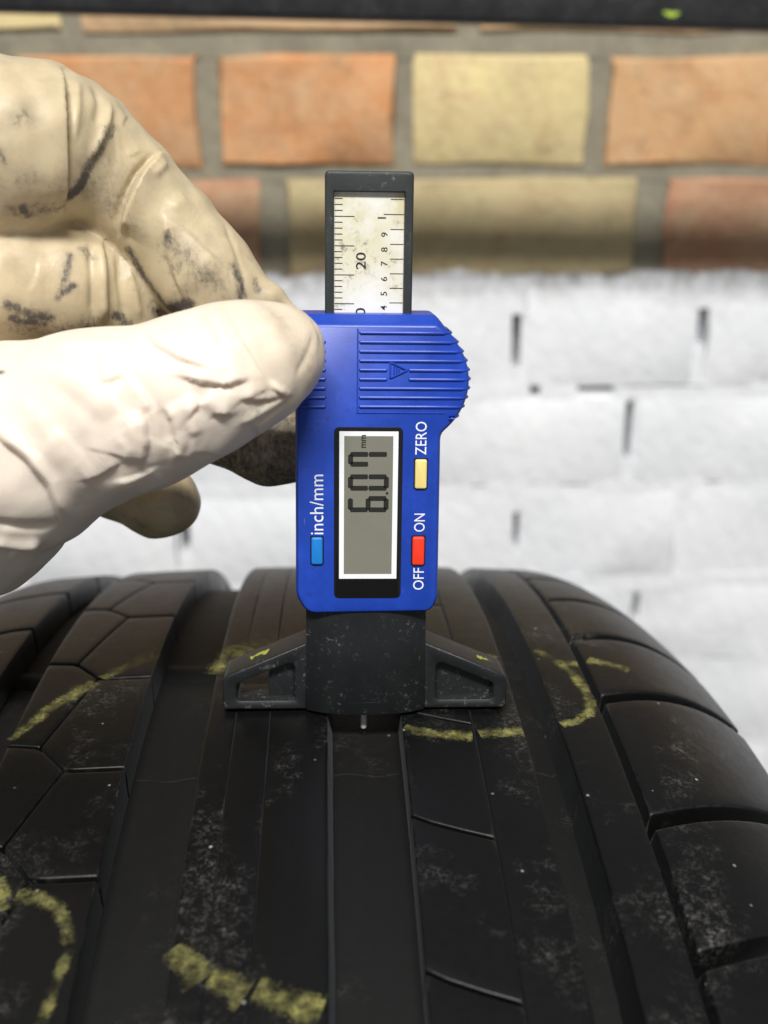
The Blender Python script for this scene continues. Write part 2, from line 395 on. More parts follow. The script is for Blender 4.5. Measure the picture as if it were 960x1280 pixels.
# fourth rib, inner half: one sloping sipe in each pitch
r4 = [180, 151, 120, 89, 57.5, 26, -4.2, -36, -67, -99, -130]
for s_t, s_b in zip(r4[:-1], r4[1:]):
    cv = lambda s: [(6.8, s + 1.2), (10, s - .6), (15, s - 2.6), (20.3, s - 4.4)]
    block([(6.8, s_b + 1.2), (6.8, s_t + 1.2)], [(20.3, s_b - 4.4), (20.3, s_t - 4.4)], cv(s_b), cv(s_t), gap=(0, 0, .35, .35), wall=.03)
# right shoulder: broad blocks between lateral grooves that sweep back over the edge
lat = [183, 152, 121, 91, 61, 31.3, 1.6, -36.2, -64.5, -97, -129]
lw = [2.4, 2.4, 2.4, 2.4, 2.4, 2.6, 3.3, 3.5, 3.2, 3, 3]
sweep = lambda s: [(47.7 + q, s + .25*q + .006*q*q) for q in (0, 6, 12, 18, 24, 30, 36.3)]
for k in range(len(lat)-1):
    t, b = sweep(lat[k]), sweep(lat[k+1])
    block([b[0], t[0]], [b[-1], t[-1]], b, t, gap=(.15, 0, lw[k+1]/2, lw[k]/2), nu=18, wall=.5, depth=5.6, rr=.6)
# left shoulder
latl = [182, 150, 116, 79, 44, 9, -26, -60, -95, -128]
for t, b in zip(latl[:-1], latl[1:]):
    L = lambda s: [(-122, s - 30), (-110, s - 21), (-98, s - 12), (-88, s - 5), (-80, s - .5), (-75.6, s)]
    block([L(b)[0], L(t)[0]], [L(b)[-1], L(t)[-1]], L(b), L(t), gap=(0, 0, .9, .9), nu=16, wall=.3, depth=5.6)
# wear bars and the fine mould lines across the grooves
def groove_bar(x0, x1, s0, s1, h, name):
    V, Fc = [], []; sx = [x0 + (x1-x0)*i/8 for i in range(9)]; pr = [(s0, -.3), (s0 + .35*(s1-s0), h), (s0 + .65*(s1-s0), h), (s1, -.3)]
    for s, q in pr:
        for i, x in enumerate(sx): V.append(surf(x, s + .5*math.sin(i*.9 + x0), -GD + q))
    for a in range(3):
        for i in range(8): Fc.append((a*9+i, a*9+i+1, (a+1)*9+i+1, (a+1)*9+i))
    mesh(name, V, Fc, RUBF, tyre, 50)
for x0, x1 in ((-42.8, -31), (-6.4, 6.1), (30.8, 36.2), (-75, -67)):
    groove_bar(x0, x1, -15.9, -15.2, .22, 'mould_line')
    groove_bar(x0, x1, 22, 32, 1.4, 'wear_bar')

# chalk: rubbed strokes lying on the rubber
def mat_chalk():
    k = NT('yellow_chalk'); v = k.coord(); uv = k.coord('UV')
    sp = k.n('ShaderNodeSeparateXYZ'); k.l(uv, sp.inputs[0])
    e = k.math('SUBTRACT', .5, k.math('ABSOLUTE', k.math('SUBTRACT', sp.outputs[1], .5)))
    a = k.noise(v, 1500, 6, .8); b = k.noise(v, 330, 6, .7); c = k.noise(v, 90, 3)
    f = k.math('ADD', k.math('MULTIPLY', a, 1.3), k.math('ADD', k.math('MULTIPLY', b, 1.2), k.math('MULTIPLY', k.math('MINIMUM', k.math('MULTIPLY', e, 1.5), .5), .9)))
    al = k.math('MULTIPLY', k.math('SUBTRACT', f, 1.38), 2.0, True)
    base = k.mix(k.ramp(c, [(.35, 0.), (.65, 1.)]), (.27, .255, .10), (.37, .35, .11)); base = k.mix(k.ramp(b, [(.62, 0.), (.72, 1.)]), base, (.60, .52, .07))
    return k.set(Base_Color=base, Roughness=.95, Specular_IOR_Level=.1, Alpha=k.math('MULTIPLY', k.math('MULTIPLY', al, .85), k.ramp(k.noise(v, 140, 4, .7), [(.40, .05), (.66, 1.)])), Normal=k.bump(a, .5, .2))
CHALK = mat_chalk()
def chalk(poly, width, name='chalk_mark'):
    pts = []
    for a, b in zip(poly[:-1], poly[1:]):
        m = max(2, int(math.dist(a, b)/1.2)); pts += [(a[0] + (b[0]-a[0])*i/m, a[1] + (b[1]-a[1])*i/m) for i in range(m)]
    pts.append(poly[-1])
    V, Fc, UV = [], [], []; q = 7; n = len(pts)
    for i, p in enumerate(pts):
        a, b = pts[max(0, i-1)], pts[min(n-1, i+1)]; d = (b[0]-a[0], b[1]-a[1]); l = math.hypot(*d); nn = (-d[1]/l, d[0]/l)
        wd = width[0] + (width[1]-width[0])*i/(n-1) if hasattr(width, '__len__') else width
        for j in range(q):
            t = (j/(q-1) - .5)*wd*1.05; V.append(surf(p[0] + nn[0]*t, p[1] + nn[1]*t, .07)); UV.append((i/(n-1), j/(q-1)))
    for i in range(n-1):
        for j in range(q-1): Fc.append((i*q+j, (i+1)*q+j, (i+1)*q+j+1, i*q+j+1))
    return mesh(name, V, Fc, CHALK, tyre, 60, uv=UV)
for pl, wd in (
    ([(-66.2, -9.8), (-62, .2), (-58, 6.5), (-54.6, 11)], (2.6, 5.5)), ([(-53.6, 12.6), (-48.5, 18.5), (-44.3, 24.5)], (3.5, 6.5)), ([(-44.9, 21), (-44.3, 28), (-44.4, 36.5)], 1.3),
    ([(-59.8, -46), (-57.2, -52.5)], 4.5), ([(-55.6, -49.8), (-51.6, -50.4), (-48.5, -52.4), (-46.6, -55.5), (-45.6, -59.3)], (3.6, 2.6)), ([(-45.3, -60), (-46.2, -66), (-47.3, -76)], 2.4),
    ([(-30.0, -60.6), (-27.6, -63.4), (-25.4, -66.3)], (4.5, 7)), ([(-24.2, -65.8), (-21.4, -67.4), (-18.9, -68.8)], (4.5, 6)), ([(-17.6, -68), (-13.5, -69.8), (-8.2, -71.8)], (5.5, 6)),
    ([(7.2, -9.6), (9.5, -11.2), (13, -12.2), (19.8, -12.8)], (3.2, 4)), ([(21.2, -12.2), (25, -11.4), (29.6, -11)], (4, 4)),
    ([(37.4, -8.6), (40.5, -7.3), (43.4, -4.6), (45.2, .2), (44.9, 6.5), (43.6, 13), (41.4, 18.6), (37.8, 23.6)], 3.1), ([(42.5, 17), (45.9, 16.8)], 4), ([(48.6, 19.2), (52, 17.6), (56.8, 15.6)], 4.2),
    ([(-29.4, 12), (-27.5, 22), (-25.6, 26)], 8), ([(-24.1, 20), (-21, 27), (-19, 32)], 14), ([(-17.6, 20), (-14, 26), (-9, 30)], 16), ([(8, 28), (13, 25), (19.6, 21)], 8), ([(21.4, 22), (24, 20), (28.5, 18)], 6),
    ([(-79.6, 46.5), (-77, 49.5)], 2.2)):
    chalk(pl, wd)
G_ORG = (0, 0, 0)
G_U = (0.99985, -0.00198, -0.01734)
G_W = (0.01745, 0.11319, 0.99342)
G_N = (0.0, -0.99357, 0.1132)
# ------------------------------------------------------------------ digital tread depth gauge
GU, GW, GN = Vector(G_U), Vector(G_W), Vector(G_N)
def G(u, w, n): return tuple(GU*u + GW*w + GN*n)
gauge = empty('tread_depth_gauge', (0, 0, -1)); tag(gauge, 'blue digital depth gauge standing on the tyre tread, display reading 6.07', 'depth gauge')
BLUE = mat_plastic('blue_plastic', (.012, .054, .40), .36, .55, (.012, .015, .05), .18, .45)
BLK = mat_plastic('black_plastic', (.012, .0135, .0145), .40, .30, (.45, .45, .45), .6, .4)
BLK2 = mat_plastic('bar_plastic', (.028, .033, .033), .5, .3, (.35, .36, .34), .8, .4)
GLOSS = mat_flat('black_gloss', (.008, .008, .009), .16, .5)
WHITE = mat_flat('white_print', (.80, .82, .84), .55)
INK = mat_flat('black_ink', (.015, .015, .015), .6)
def offset_poly(pl, d):
    """move a counter-clockwise polygon inwards by d (a number or one per edge)"""
    n = len(pl); D = d if hasattr(d, '__len__') else [d]*n; out = []
    for i in range(n):
        a, b, c = Vector(pl[i-1]), Vector(pl[i]), Vector(pl[(i+1) % n])
        e1, e2 = (b-a).normalized(), (c-b).normalized(); n1, n2 = Vector((-e1.y, e1.x)), Vector((-e2.y, e2.x)); d1, d2 = D[i-1], D[i]
        det = n1.x*n2.y - n1.y*n2.x
        p = n1*d1 if abs(det) < .05 else Vector(((d1*n2.y - d2*n1.y)/det, (d2*n1.x - d1*n2.x)/det))
        out.append((b.x + p.x, b.y + p.y))
    return out
def round_poly(pl, r, m=4):
    out = []; n = len(pl)
    for i in range(n):
        a, b, c = Vector(pl[i-1]), Vector(pl[i]), Vector(pl[(i+1) % n]); rr = r[i] if hasattr(r, '__len__') else r
        if rr <= 0: out.append(tuple(b)); continue
        t = min(rr, (a-b).length*.48, (c-b).length*.48); p, q = b + (a-b).normalized()*t, b + (c-b).normalized()*t
        for k in range(m+1):
            s = k/m; out.append(tuple(p*(1-s)**2 + b*2*s*(1-s) + q*s*s))
    return out
def prism(name, pl, n0, n1, mat, parent, bev=.4, seg=3, hole=None, hole_n=None, hole_bev=.3, smooth=35, back=True, at=None):
    """polygon pl (u, w), counter-clockwise seen from the front, between depths n0 and n1; optional recess or through-hole"""
    at = at or G
    V, Fc = [], []; N = len(pl)
    levels = [(0, n0)] + [(bev*(1 - math.cos(k/seg*math.pi/2)) if seg > 1 else (0, bev)[k], n1 - bev*(1 - math.sin(k/seg*math.pi/2)) if seg > 1 else (n1-bev, n1)[k]) for k in range(seg+1)]
    loops = []
    for off, nn in levels:
        q = offset_poly(pl, off) if off else pl; loops.append(list(range(len(V), len(V)+N))); V += [at(u, w_, nn) for u, w_ in q]
    for A, B in zip(loops[:-1], loops[1:]):
        for i in range(N): j = (i+1) % N; Fc.append((A[i], A[j], B[j], B[i]))
    top = [Vector((*p, 0)) for p in offset_poly(pl, bev)]
    if hole:
        hl = hole; M = len(hl); hb = offset_poly(hl, -hole_bev)
        h0 = list(range(len(V), len(V)+M)); V += [at(u, w_, n1) for u, w_ in hb]
        h1 = list(range(len(V), len(V)+M)); V += [at(u, w_, n1 - hole_bev*.35) for u, w_ in offset_poly(hl, -hole_bev*.3)]
        h2 = list(range(len(V), len(V)+M)); V += [at(u, w_, n1 - hole_bev*1.2) for u, w_ in hl]
        h3 = list(range(len(V), len(V)+M)); V += [at(u, w_, n0 if hole_n is None else hole_n) for u, w_ in hl]
        for A, B in ((h0, h1), (h1, h2), (h2, h3)):
            for i in range(M): j = (i+1) % M; Fc.append((A[i], A[j], B[j], B[i]))
        idx = loops[-1] + h0
        tri = tessellate_polygon([top, [Vector((*p, 0)) for p in hb]]); Fc += [tuple(idx[i] for i in t) for t in tri]
        if hole_n is not None: Fc.append(tuple(h3))
        if back:
            if hole_n is None: idb = loops[0] + h3; Fc += [tuple(idb[i] for i in t) for t in tessellate_polygon([[Vector((*p, 0)) for p in pl], [Vector((*p, 0)) for p in hl]])]
            else: Fc.append(tuple(loops[0][::-1]))
    else:
        Fc.append(tuple(loops[-1])); Fc.append(tuple(loops[0][::-1]))
    o = mesh(name, V, Fc, mat, parent, 0)
    bm = bmesh.new(); bm.from_mesh(o.data); bmesh.ops.recalc_face_normals(bm, faces=bm.faces); bm.to_mesh(o.data); bm.free()
    if smooth:
        o.data.polygons.foreach_set('use_smooth', [True]*len(o.data.polygons)); o.data.set_sharp_from_angle(angle=R_(smooth))
    return o
rect = lambda u0, u1, w0, w1: [(u0, w0), (u1, w0), (u1, w1), (u0, w1)]
def sheet(name, polys, n, mat, parent):
    V, Fc = [], []
    for pl in polys: Fc.append(tuple(range(len(V), len(V)+len(pl)))); V += [G(u, w_, n) for u, w_ in pl]
    return mesh(name, V, Fc, mat, parent, 0)
def text(name, body, size, u, w_, n, mat, parent, sx=1., sy=1., align='LEFT', bold=0.):
    """lettering that reads upwards: text x runs along +w, text y along -u"""
    cu = bpy.data.curves.new(name, 'FONT'); cu.body = body; cu.size = size; cu.align_x = align; cu.resolution_u = 3; cu.offset = bold; cu.fill_mode = 'FRONT'
    tmp = bpy.data.objects.new(name, cu); col.objects.link(tmp)
    me = bpy.data.meshes.new_from_object(tmp)
    bpy.data.objects.remove(tmp)
    for v in me.vertices: v.co = Vector(G(u - v.co.y*sy, w_ + v.co.x*sx, n))*MM
    me.materials.clear()
    return link(name, me, mat, parent, 0)
# --- slide bar with the printed rule
bar = prism('slide_bar', round_poly(rect(-7.75, 7.72, 14, 99.6), [.3, .3, .9, .9]), -1.2, 2.9, BLK2, gauge, .45, hole=rect(-6.2, 6.22, 20, 96.2), hole_n=1.2, hole_bev=.12)
def mat_rule():
    k = NT('etched_steel'); v = k.coord(); sp = k.n('ShaderNodeSeparateXYZ'); k.l(v, sp.inputs[0])
    a = k.noise(v, 700, 6, .75); b = k.noise(v, 110, 4, .65)
    up = k.ramp(k.math('MULTIPLY', k.math('ADD', sp.outputs[2], -.070), 42), [(.0, 0.), (1., 1.)])
    stain = k.math('MULTIPLY', k.ramp(b, [(.30, 0.), (.55, 1.)]), k.math('ADD', k.math('MULTIPLY', up, .75), .12))
    base = k.mix(stain, (.78, .78, .76), (.58, .53, .30))
    base = k.mix(k.math('MULTIPLY', k.ramp(a, [(.53, 0.), (.66, 1.)]), k.math('MULTIPLY', k.ramp(b, [(.42, 0.), (.6, .8)]), 1)), base, (.13, .12, .09))
    return k.set(Base_Color=base, Metallic=.0, Roughness=.45, Normal=k.bump(a, .2, .05))
rule = sheet('rule_plate', [rect(-6.12, 6.16, 20, 96.1)], 1.8, mat_rule(), gauge)
ticks = []
for i in range(-40, 5):                                 # millimetres: long stroke each fifth
    w_ = 91.96 + i*1.003; long = i % 5 == 0
    ticks.append(rect(-6.05, -2.55 if long else -4.65, w_-.075, w_+.075))
for i in range(-18, 2):                                 # tenths of an inch
    w_ = 92.38 + i*2.54; ticks.append(rect(2.55 if i == 0 else 3.75, 6.1, w_-.07, w_+.07))
tk = sheet('scale_ticks', [t for t in ticks if t[2][1] < 95.9], 1.84, INK, rule); tag(tk, kind='stuff')
text('numeral', '20', 2.6, -.55, 82.85, 1.84, INK, rule, 1.18, .95, bold=.02)
text('numeral', '10', 2.6, -.55, 73.2, 1.84, INK, rule, 1.18, .95, bold=.02)
for d, w_ in zip('987654', (88.55, 85.98, 83.55, 80.9, 78.35, 75.85)): text('numeral', d, 1.7, 3.28, w_ - .05, 1.84, INK, rule, 1.05, .95, bold=.01)
text('numeral', '1', 2.2, 2.95, 91.2, 1.84, INK, rule, 1.05, .95, bold=.01)
# --- blue housing
NB = 8.0
out = [(-11.0, 20.6), (11.9, 20.9), (13.15, 23.2), (12.95, 54.4), (15.3, 56.6), (17.0, 59.4), (17.8, 62.4), (17.8, 65.2), (17.0, 68.2), (15.2, 71.2), (11.6, 75.5),
       (-12.9, 75.3), (-13.1, 24.0)]
rad = [1.6, 1.6, 1.2, 1., 1.5, 1.5, 1.5, 1.5, 1.5, 1.5, .9, .9, 1.6]
def housing(pl, n0, n1):
    """front edges rounded, the top one laid back in a broad chamfer"""
    V, Fc = [], []; N = len(pl); loops = []
    # (inset, how far the top is cut down, depth)
    for off, cut, nn in ((1.0, .3, n0), (0, 0, n0+1.0), (0, .1, n1-2.6), (0, 1.15, n1-1.05), (.16, 1.5, n1-.55), (.5, 1.85, n1-.15), (1.0, 2.2, n1)):
        q = [(u, min(w_, 75.45 - cut) if w_ > 71 else w_) for u, w_ in offset_poly(pl, off)]
        loops.append(list(range(len(V), len(V)+N))); V += [G(u, w_, nn) for u, w_ in q]
    for A, B in zip(loops[:-1], loops[1:]):
        for i in range(N): j = (i+1) % N; Fc.append((A[i], A[j], B[j], B[i]))
    Fc.append(tuple(loops[-1])); Fc.append(tuple(loops[0][::-1]))
    return mesh('housing', V, Fc, BLUE, gauge, 30)
HP = round_poly(out, rad, 3)
body = housing(HP, -5.0, NB)
def edge_u(w_):
    best = 0
    for a, b in zip(HP, HP[1:] + HP[:1]):
        lo, hi = min(a[1], b[1]), max(a[1], b[1])
        if lo <= w_ <= hi and hi > lo: best = max(best, a[0] + (b[0]-a[0])*(w_-a[1])/(b[1]-a[1]))
    return best
# grip panel: fine frame line and raised ridges that wrap round the bulge
for pl in (rect(-2.12, -1.88, 58.2, 73.1), rect(-1.87, 13.6, 58.2, 58.42)): prism('panel_lip', pl, NB - .1, NB + .16, BLUE, body, .06, 1)
def ridge(u0, u1, w_, wrap):
    hw = .30; V, Fc = [], []
    path = [(u0, NB - .05)] + [(u0 + .25, NB + .3)]
    if wrap:
        path += [(u0 + (u1 - u0)*t, NB + .3) for t in (.3, .6)] + [(u1 - 1.3, NB + .3), (u1 - .5, NB - .05), (u1 + .05, NB - .7), (u1 + .42, NB - 1.7), (u1 + .42, -3.4), (u1 - .5, -4.2)]
    else: path += [(u1 - .25, NB + .3), (u1, NB - .05)]
    prof = [(-hw, -.45), (-hw*.8, -.1), (-hw*.3, .02), (hw*.3, .02), (hw*.8, -.1), (hw, -.45)]
    for i, (u, n_) in enumerate(path):
        a, b = path[max(0, i-1)], path[min(len(path)-1, i+1)]; d = Vector((b[0]-a[0], b[1]-a[1])).normalized(); nn = Vector((-d.y, d.x))
        for dw, dn in prof: V.append(G(u + nn.x*dn, w_ + dw, n_ + nn.y*dn))
    m = len(prof)
    for i in range(len(path)-1):
        for j in range(m-1): Fc.append((i*m+j, i*m+j+1, (i+1)*m+j+1, (i+1)*m+j))
    Fc += [tuple(range(m)), tuple(range((len(path)-1)*m, len(path)*m))[::-1]]
    return mesh('grip_ridge', V, Fc, BLUE, body, 40)
for k in range(9):
    w_ = 72.35 - 1.62*k
    eu = edge_u(w_)
    if k in (4, 5): ridge(-1.8, 3.3, w_, False); ridge(6.9, eu, w_, True)
    else: ridge(-1.8, eu, w_, True)
    if k: ridge(-12.9, -7.5, w_ - .05, False)
for w_ in (57.6,): ridge(14.6, edge_u(w_), w_, True)
def bar2d(a, b, t):
    a, b = Vector(a), Vector(b); d = (b-a).normalized(); q = Vector((-d.y, d.x))*t/2; return [tuple(a-q), tuple(b-q), tuple(b+q), tuple(a+q)]
ar = [(3.75, 64.5), (6.75, 65.9), (3.75, 67.3)]
for i in range(3): prism('arrow_mark', bar2d(ar[i], ar[(i+1) % 3], .34), NB - .1, NB + .28 + .01*i, BLUE, body, .1, 1)
for q, hgt in ((4.3, 1.6), (4.75, 1.15), (5.2, .75)): prism('arrow_mark', rect(q, q+.24, 65.9-hgt/2, 65.9+hgt/2), NB - .1, NB + .22, BLUE, body, .08, 1)
# --- display
bez = prism('display_bezel', round_poly(rect(-6.12, 6.2, 23.8, 55.75), 1.1, 5), NB - .5, NB + .12, GLOSS, gauge, .12, 2)
fo, fi = round_poly(rect(-5.16, 5.36, 27.6, 55.0), .25, 2), rect(-4.3, 4.45, 28.5, 54.15)
LB = NB + .12
sheet('display_frame', [[(-5.16, 27.6), (5.36, 27.6), (4.45, 28.5), (-4.3, 28.5)], [(5.36, 27.6), (5.36, 55), (4.45, 54.15), (4.45, 28.5)],
                        [(5.36, 55), (-5.16, 55), (-4.3, 54.15), (4.45, 54.15)], [(-5.16, 55), (-5.16, 27.6), (-4.3, 28.5), (-4.3, 54.15)]], LB + .03, WHITE, bez)
LCD = mat_flat('lcd_grey', (.19, .188, .148), .35, .5, .5)
sheet('screen', [fi], LB + .04, LCD, bez)
SEG = mat_flat('lcd_segment', (.016, .016, .014), .5)
def digit(ch, w0, w1, name='digit'):
    """seven-segment figure standing on its side: text up is -u, text right is +w"""
    ut, um, ub = -3.6, .05, 3.75; t = .9; polys = []; sl = .0
    on = {'6': 'acdefg', '0': 'abcdef', '7': 'abcf'}[ch]
    g_ = .16
    H = lambda u, a, b: [(u - t/2, a + g_), (u, a - t*.1), (u + t/2, a + g_), (u + t/2, b - g_), (u, b + t*.1), (u - t/2, b - g_)]
    Vv = lambda w_, a, b: [(a + g_, w_ - t/2), (b - g_, w_ - t/2), (b - g_*.1, w_), (b - g_, w_ + t/2), (a + g_, w_ + t/2), (a + g_*.1, w_)]
    a_, b_ = w0 + t/2, w1 - t/2
    S = {'a': H(ut + t/2, a_, b_), 'g': H(um, a_, b_), 'd': H(ub - t/2, a_, b_), 'f': Vv(a_, ut + .35, um), 'e': Vv(a_, um, ub - .35), 'b': Vv(b_, ut + .35, um), 'c': Vv(b_, um, ub - .35)}
    sheet(name, [S[c] for c in on], LB + .07, SEG, bez)
digit('6', 40.2, 43.2); digit('0', 44.2, 47.2); digit('7', 48.6, 51.3)
sheet('decimal_point', [[(3.45 + .26*math.cos(a), 43.72 + .26*math.sin(a)) for a in [i*math.tau/10 for i in range(10)]]], LB + .07, SEG, bez)
text('unit_text', 'mm', 1.75, -.45, 51.95, LB + .07, SEG, bez, .92, .95, bold=.03)
# --- buttons and lettering
def button(u0, u1, w0, w1, c, nm):
    prism('button_slot', round_poly(rect(u0-.22, u1+.22, w0-.22, w1+.22), .35, 3), NB - .3, NB + .015, GLOSS, gauge, .01, 1)
    o = prism('button', round_poly(rect(u0, u1, w0, w1), .4, 4), NB - .3, NB + .62, mat_flat(nm, c, .42), gauge, .32, 3); return o
button(8.42, 10.55, 44.6, 49.95, (.80, .66, .24), 'button_yellow')['label'] = 'pale yellow button beside the word ZERO'
button(8.2, 10.4, 30.25, 35.6, (.85, .045, .018), 'button_red')['label'] = 'red button between the words ON and OFF'
button(-10.2, -8.15, 30.4, 35.5, (.012, .20, .62), 'button_light_blue')['label'] = 'light blue button below the words inch/mm'
for bd, u, w0, w1, sz, bo in (('ZERO', 10.4, 50.75, 56.75, 2.75, .02), ('ON', 10.42, 36.5, 39.9, 2.7, .02), ('OFF', 10.45, 25.4, 29.6, 2.65, .02), ('inch/mm', -8.0, 36.0, 47.1, 3.0, .03)):
    t = text('lettering', bd, sz, u, 0, NB + .02, WHITE, body, bold=0)
    ws = [(v.co/MM).dot(GW) for v in t.data.vertices]; us = [(v.co/MM).dot(GU) for v in t.data.vertices]
    a, b = min(ws), max(ws); f = (w1 - w0)/(b - a); hgt = max(us) - min(us)
    wantu = {'ZERO': 2.0, 'ON': 1.98, 'OFF': 1.98, 'inch/mm': 2.45}[bd]; fu = wantu/hgt
    for v in t.data.vertices:
        q = v.co/MM; uu, ww, nn = q.dot(GU), q.dot(GW), q.dot(GN)
        v.co = Vector(G(u + (uu - max(us))*fu, w0 + (ww - a)*f, nn))*MM
# --- foot: bowed centre block, two wings with recessed windows, pin
V, Fc = [], []; NU = 20; zs = [(-.35, .35), (0, 0), (22, 0)]
prof = [(-11.3 + 22.6*i/NU) for i in range(NU+1)]
bow = lambda u: 4.6 + 2.7*(1 - abs(u/11.3)**2.6)
for w_, inset in ((0.0, .25), (.3, 0.), (14., 0.), (22., 0.)):
    for u in prof: V.append(G(u, w_, bow(u) - inset))
    for u in prof[::-1]: V.append(G(u, w_, -bow(u) + 1.2 + inset))
m = 2*(NU+1)
for a in range(3):
    for i in range(m): j = (i+1) % m; Fc.append((a*m+i, a*m+j, (a+1)*m+j, (a+1)*m+i))
Fc += [tuple(range(m))[::-1], tuple(range(3*m, 4*m))]
foot = mesh('foot', V, Fc, BLK, gauge, 40)
wl = [(-27.35, .0), (-11.2, .0), (-11.2, 13.5), (-26.7, 6.9), (-27.35, 5.7)]
hl = [(-24.6, 1.9), (-13.7, 1.9), (-13.7, 8.9), (-14.6, 9.3), (-24.2, 5.2), (-24.6, 4.8)]
prism('wing', round_poly(wl, [.5, 0, 0, .6, .6], 3), -3.9, 4.1, BLK, foot, .45, hole=round_poly(hl, [.8, .8, .8, .6, .5, .4], 4), hole_n=None, hole_bev=.8)
prism('wing_web', [(-18.6, 1.6), (-13.4, 1.6), (-13.4, 9.6), (-14.5, 9.9), (-18.6, 8.1)], -3.4, 1.6, BLK, foot, .2, 2)
mir = lambda pl: [(-u, w_) for u, w_ in pl][::-1]
prism('wing', round_poly(mir(wl), [.6, .6, 0, 0, .5], 3), -3.9, 4.1, BLK, foot, .45, hole=round_poly(mir(hl), [.4, .5, .6, .8, .8, .8], 4), hole_n=1.6, hole_bev=.8)
SMEAR = mat_flat('dull_yellow_smear', (.34, .36, .06), .7)
for u0, u1, w0 in ((-22.3, -18.6, 7.75), (21.9, 24.2, 6.95)):      # yellow paint rubbed onto the wing tops
    sg = -1 if u0 < 0 else 1; Vp = []
    rnd = random.Random(int(u0))
    for i in range(9):
        t = i/8; u = u0 + (u1-u0)*t; top_w = 13.5 - (abs(u) - 11.2)*.4258 + .06; Vp += [(u, top_w, -.6 - .9*rnd.random()), (u, top_w, -.5 + 1.7*rnd.random())]
    mesh('paint_smear', [G(*p) for p in Vp], [(2*i, 2*i+1, 2*i+3, 2*i+2) for i in range(8)], SMEAR, foot, 0)
V, Fc = [], []
for w_, r in ((-4.7, .0), (-4.65, .45), (-4.3, .62), (2, .62)):
    for i in range(14): a = i*math.tau/14; V.append(G(-.25 + r*math.cos(a), w_, 2.6 + r*math.sin(a)))
for a in range(3):
    for i in range(14): j = (i+1) % 14; Fc.append((a*14+i, a*14+j, (a+1)*14+j, (a+1)*14+i))
k = NT('pin_steel'); k.set(Base_Color=(.62, .62, .60), Metallic=.0, Roughness=.3)
mesh('measuring_pin', V, Fc, k.m, gauge, 50)
HAND_CHAINS = [
    ('thumb', [(-14.0, -10.5, 71.9), (-16.0, -11.5, 71.3), (-21.7, -12.5, 69.3), (-27.6, -13.0, 66.9), (-33.6, -13.0, 64.6), (-40.5, -12.0, 62.3), (-47.6, -10.0, 60.2), (-58.2, -7.0, 55.5), (-74.3, 2.0, 46.3), (-92.7, 10.0, 39.0)],
     [6.9, 9.0, 10.9, 11.4, 12.4, 13.6, 14.6, 17.3, 22.0, 24.0]),
    ('index', [(-17.0, 19.5, 67.8), (-21.7, 20.0, 71.4), (-26.9, 20.5, 76.9), (-29.8, 21.0, 80.6), (-35.8, 23.0, 88.2), (-43.4, 24.0, 95.5), (-50.7, 23.0, 102.6), (-56.1, 20.0, 103.3), (-62.8, 16.0, 102.8), (-79.1, 14.0, 99.6)],
     [4.5, 7.0, 8.7, 9.3, 9.1, 9.8, 10.6, 13.4, 14.8, 15.0]),
    ('glove_tip', [(-12.2, 16.5, 74.1), (-17.1, 17.5, 76.0), (-22.3, 19.0, 76.9)],
     [0.9, 2.6, 5.5]),
    ('middle', [(-10.3, 19.5, 46.6), (-18.3, 21.0, 47.1), (-25.6, 25.0, 50.3), (-33.6, 30.0, 58.2), (-40.9, 30.0, 68.4), (-47.4, 25.0, 74.4), (-54.9, 19.0, 77.9), (-65.3, 15.0, 79.8), (-83.6, 20.0, 83.5)],
     [7.2, 8.5, 9.2, 9.5, 10.0, 10.8, 11.0, 11.4, 14.0]),
    ('ring', [(-40.0, 28.0, 31.8), (-42.4, 30.0, 31.9), (-51.0, 36.0, 34.7), (-64.1, 46.0, 43.9), (-78.0, 52.0, 56.9), (-87.0, 50.0, 62.7), (-98.3, 45.0, 65.6)],
     [6.7, 7.8, 8.8, 9.4, 10.5, 11.5, 13.0]),
    ('pinky', [(-69.9, 48.0, 26.5), (-81.7, 54.0, 30.4), (-93.3, 60.0, 38.3), (-104.1, 58.0, 46.6), (-110.9, 50.0, 50.6)],
     [6.5, 7.4, 8.4, 9.5, 11.0]),
    ('palm', [(-79.7, 18.0, 95.3), (-90.2, 26.0, 83.0), (-99.7, 36.0, 65.8), (-106.0, 38.0, 52.0), (-115.6, 28.0, 38.0), (-98.0, 16.0, 38.6), (-116.9, 22.0, 33.3), (-157.4, 22.0, 20.2), (-199.0, 22.0, 6.7)],
     [15.0, 17.0, 17.0, 15.0, 20.0, 22.0, 24.0, 27.0, 29.0]),
    ('palm', [(-79.5, 18.0, 96.6), (-100.2, 26.0, 67.8), (-116.7, 24.0, 39.4)],
     [16.0, 20.0, 22.0]),
]
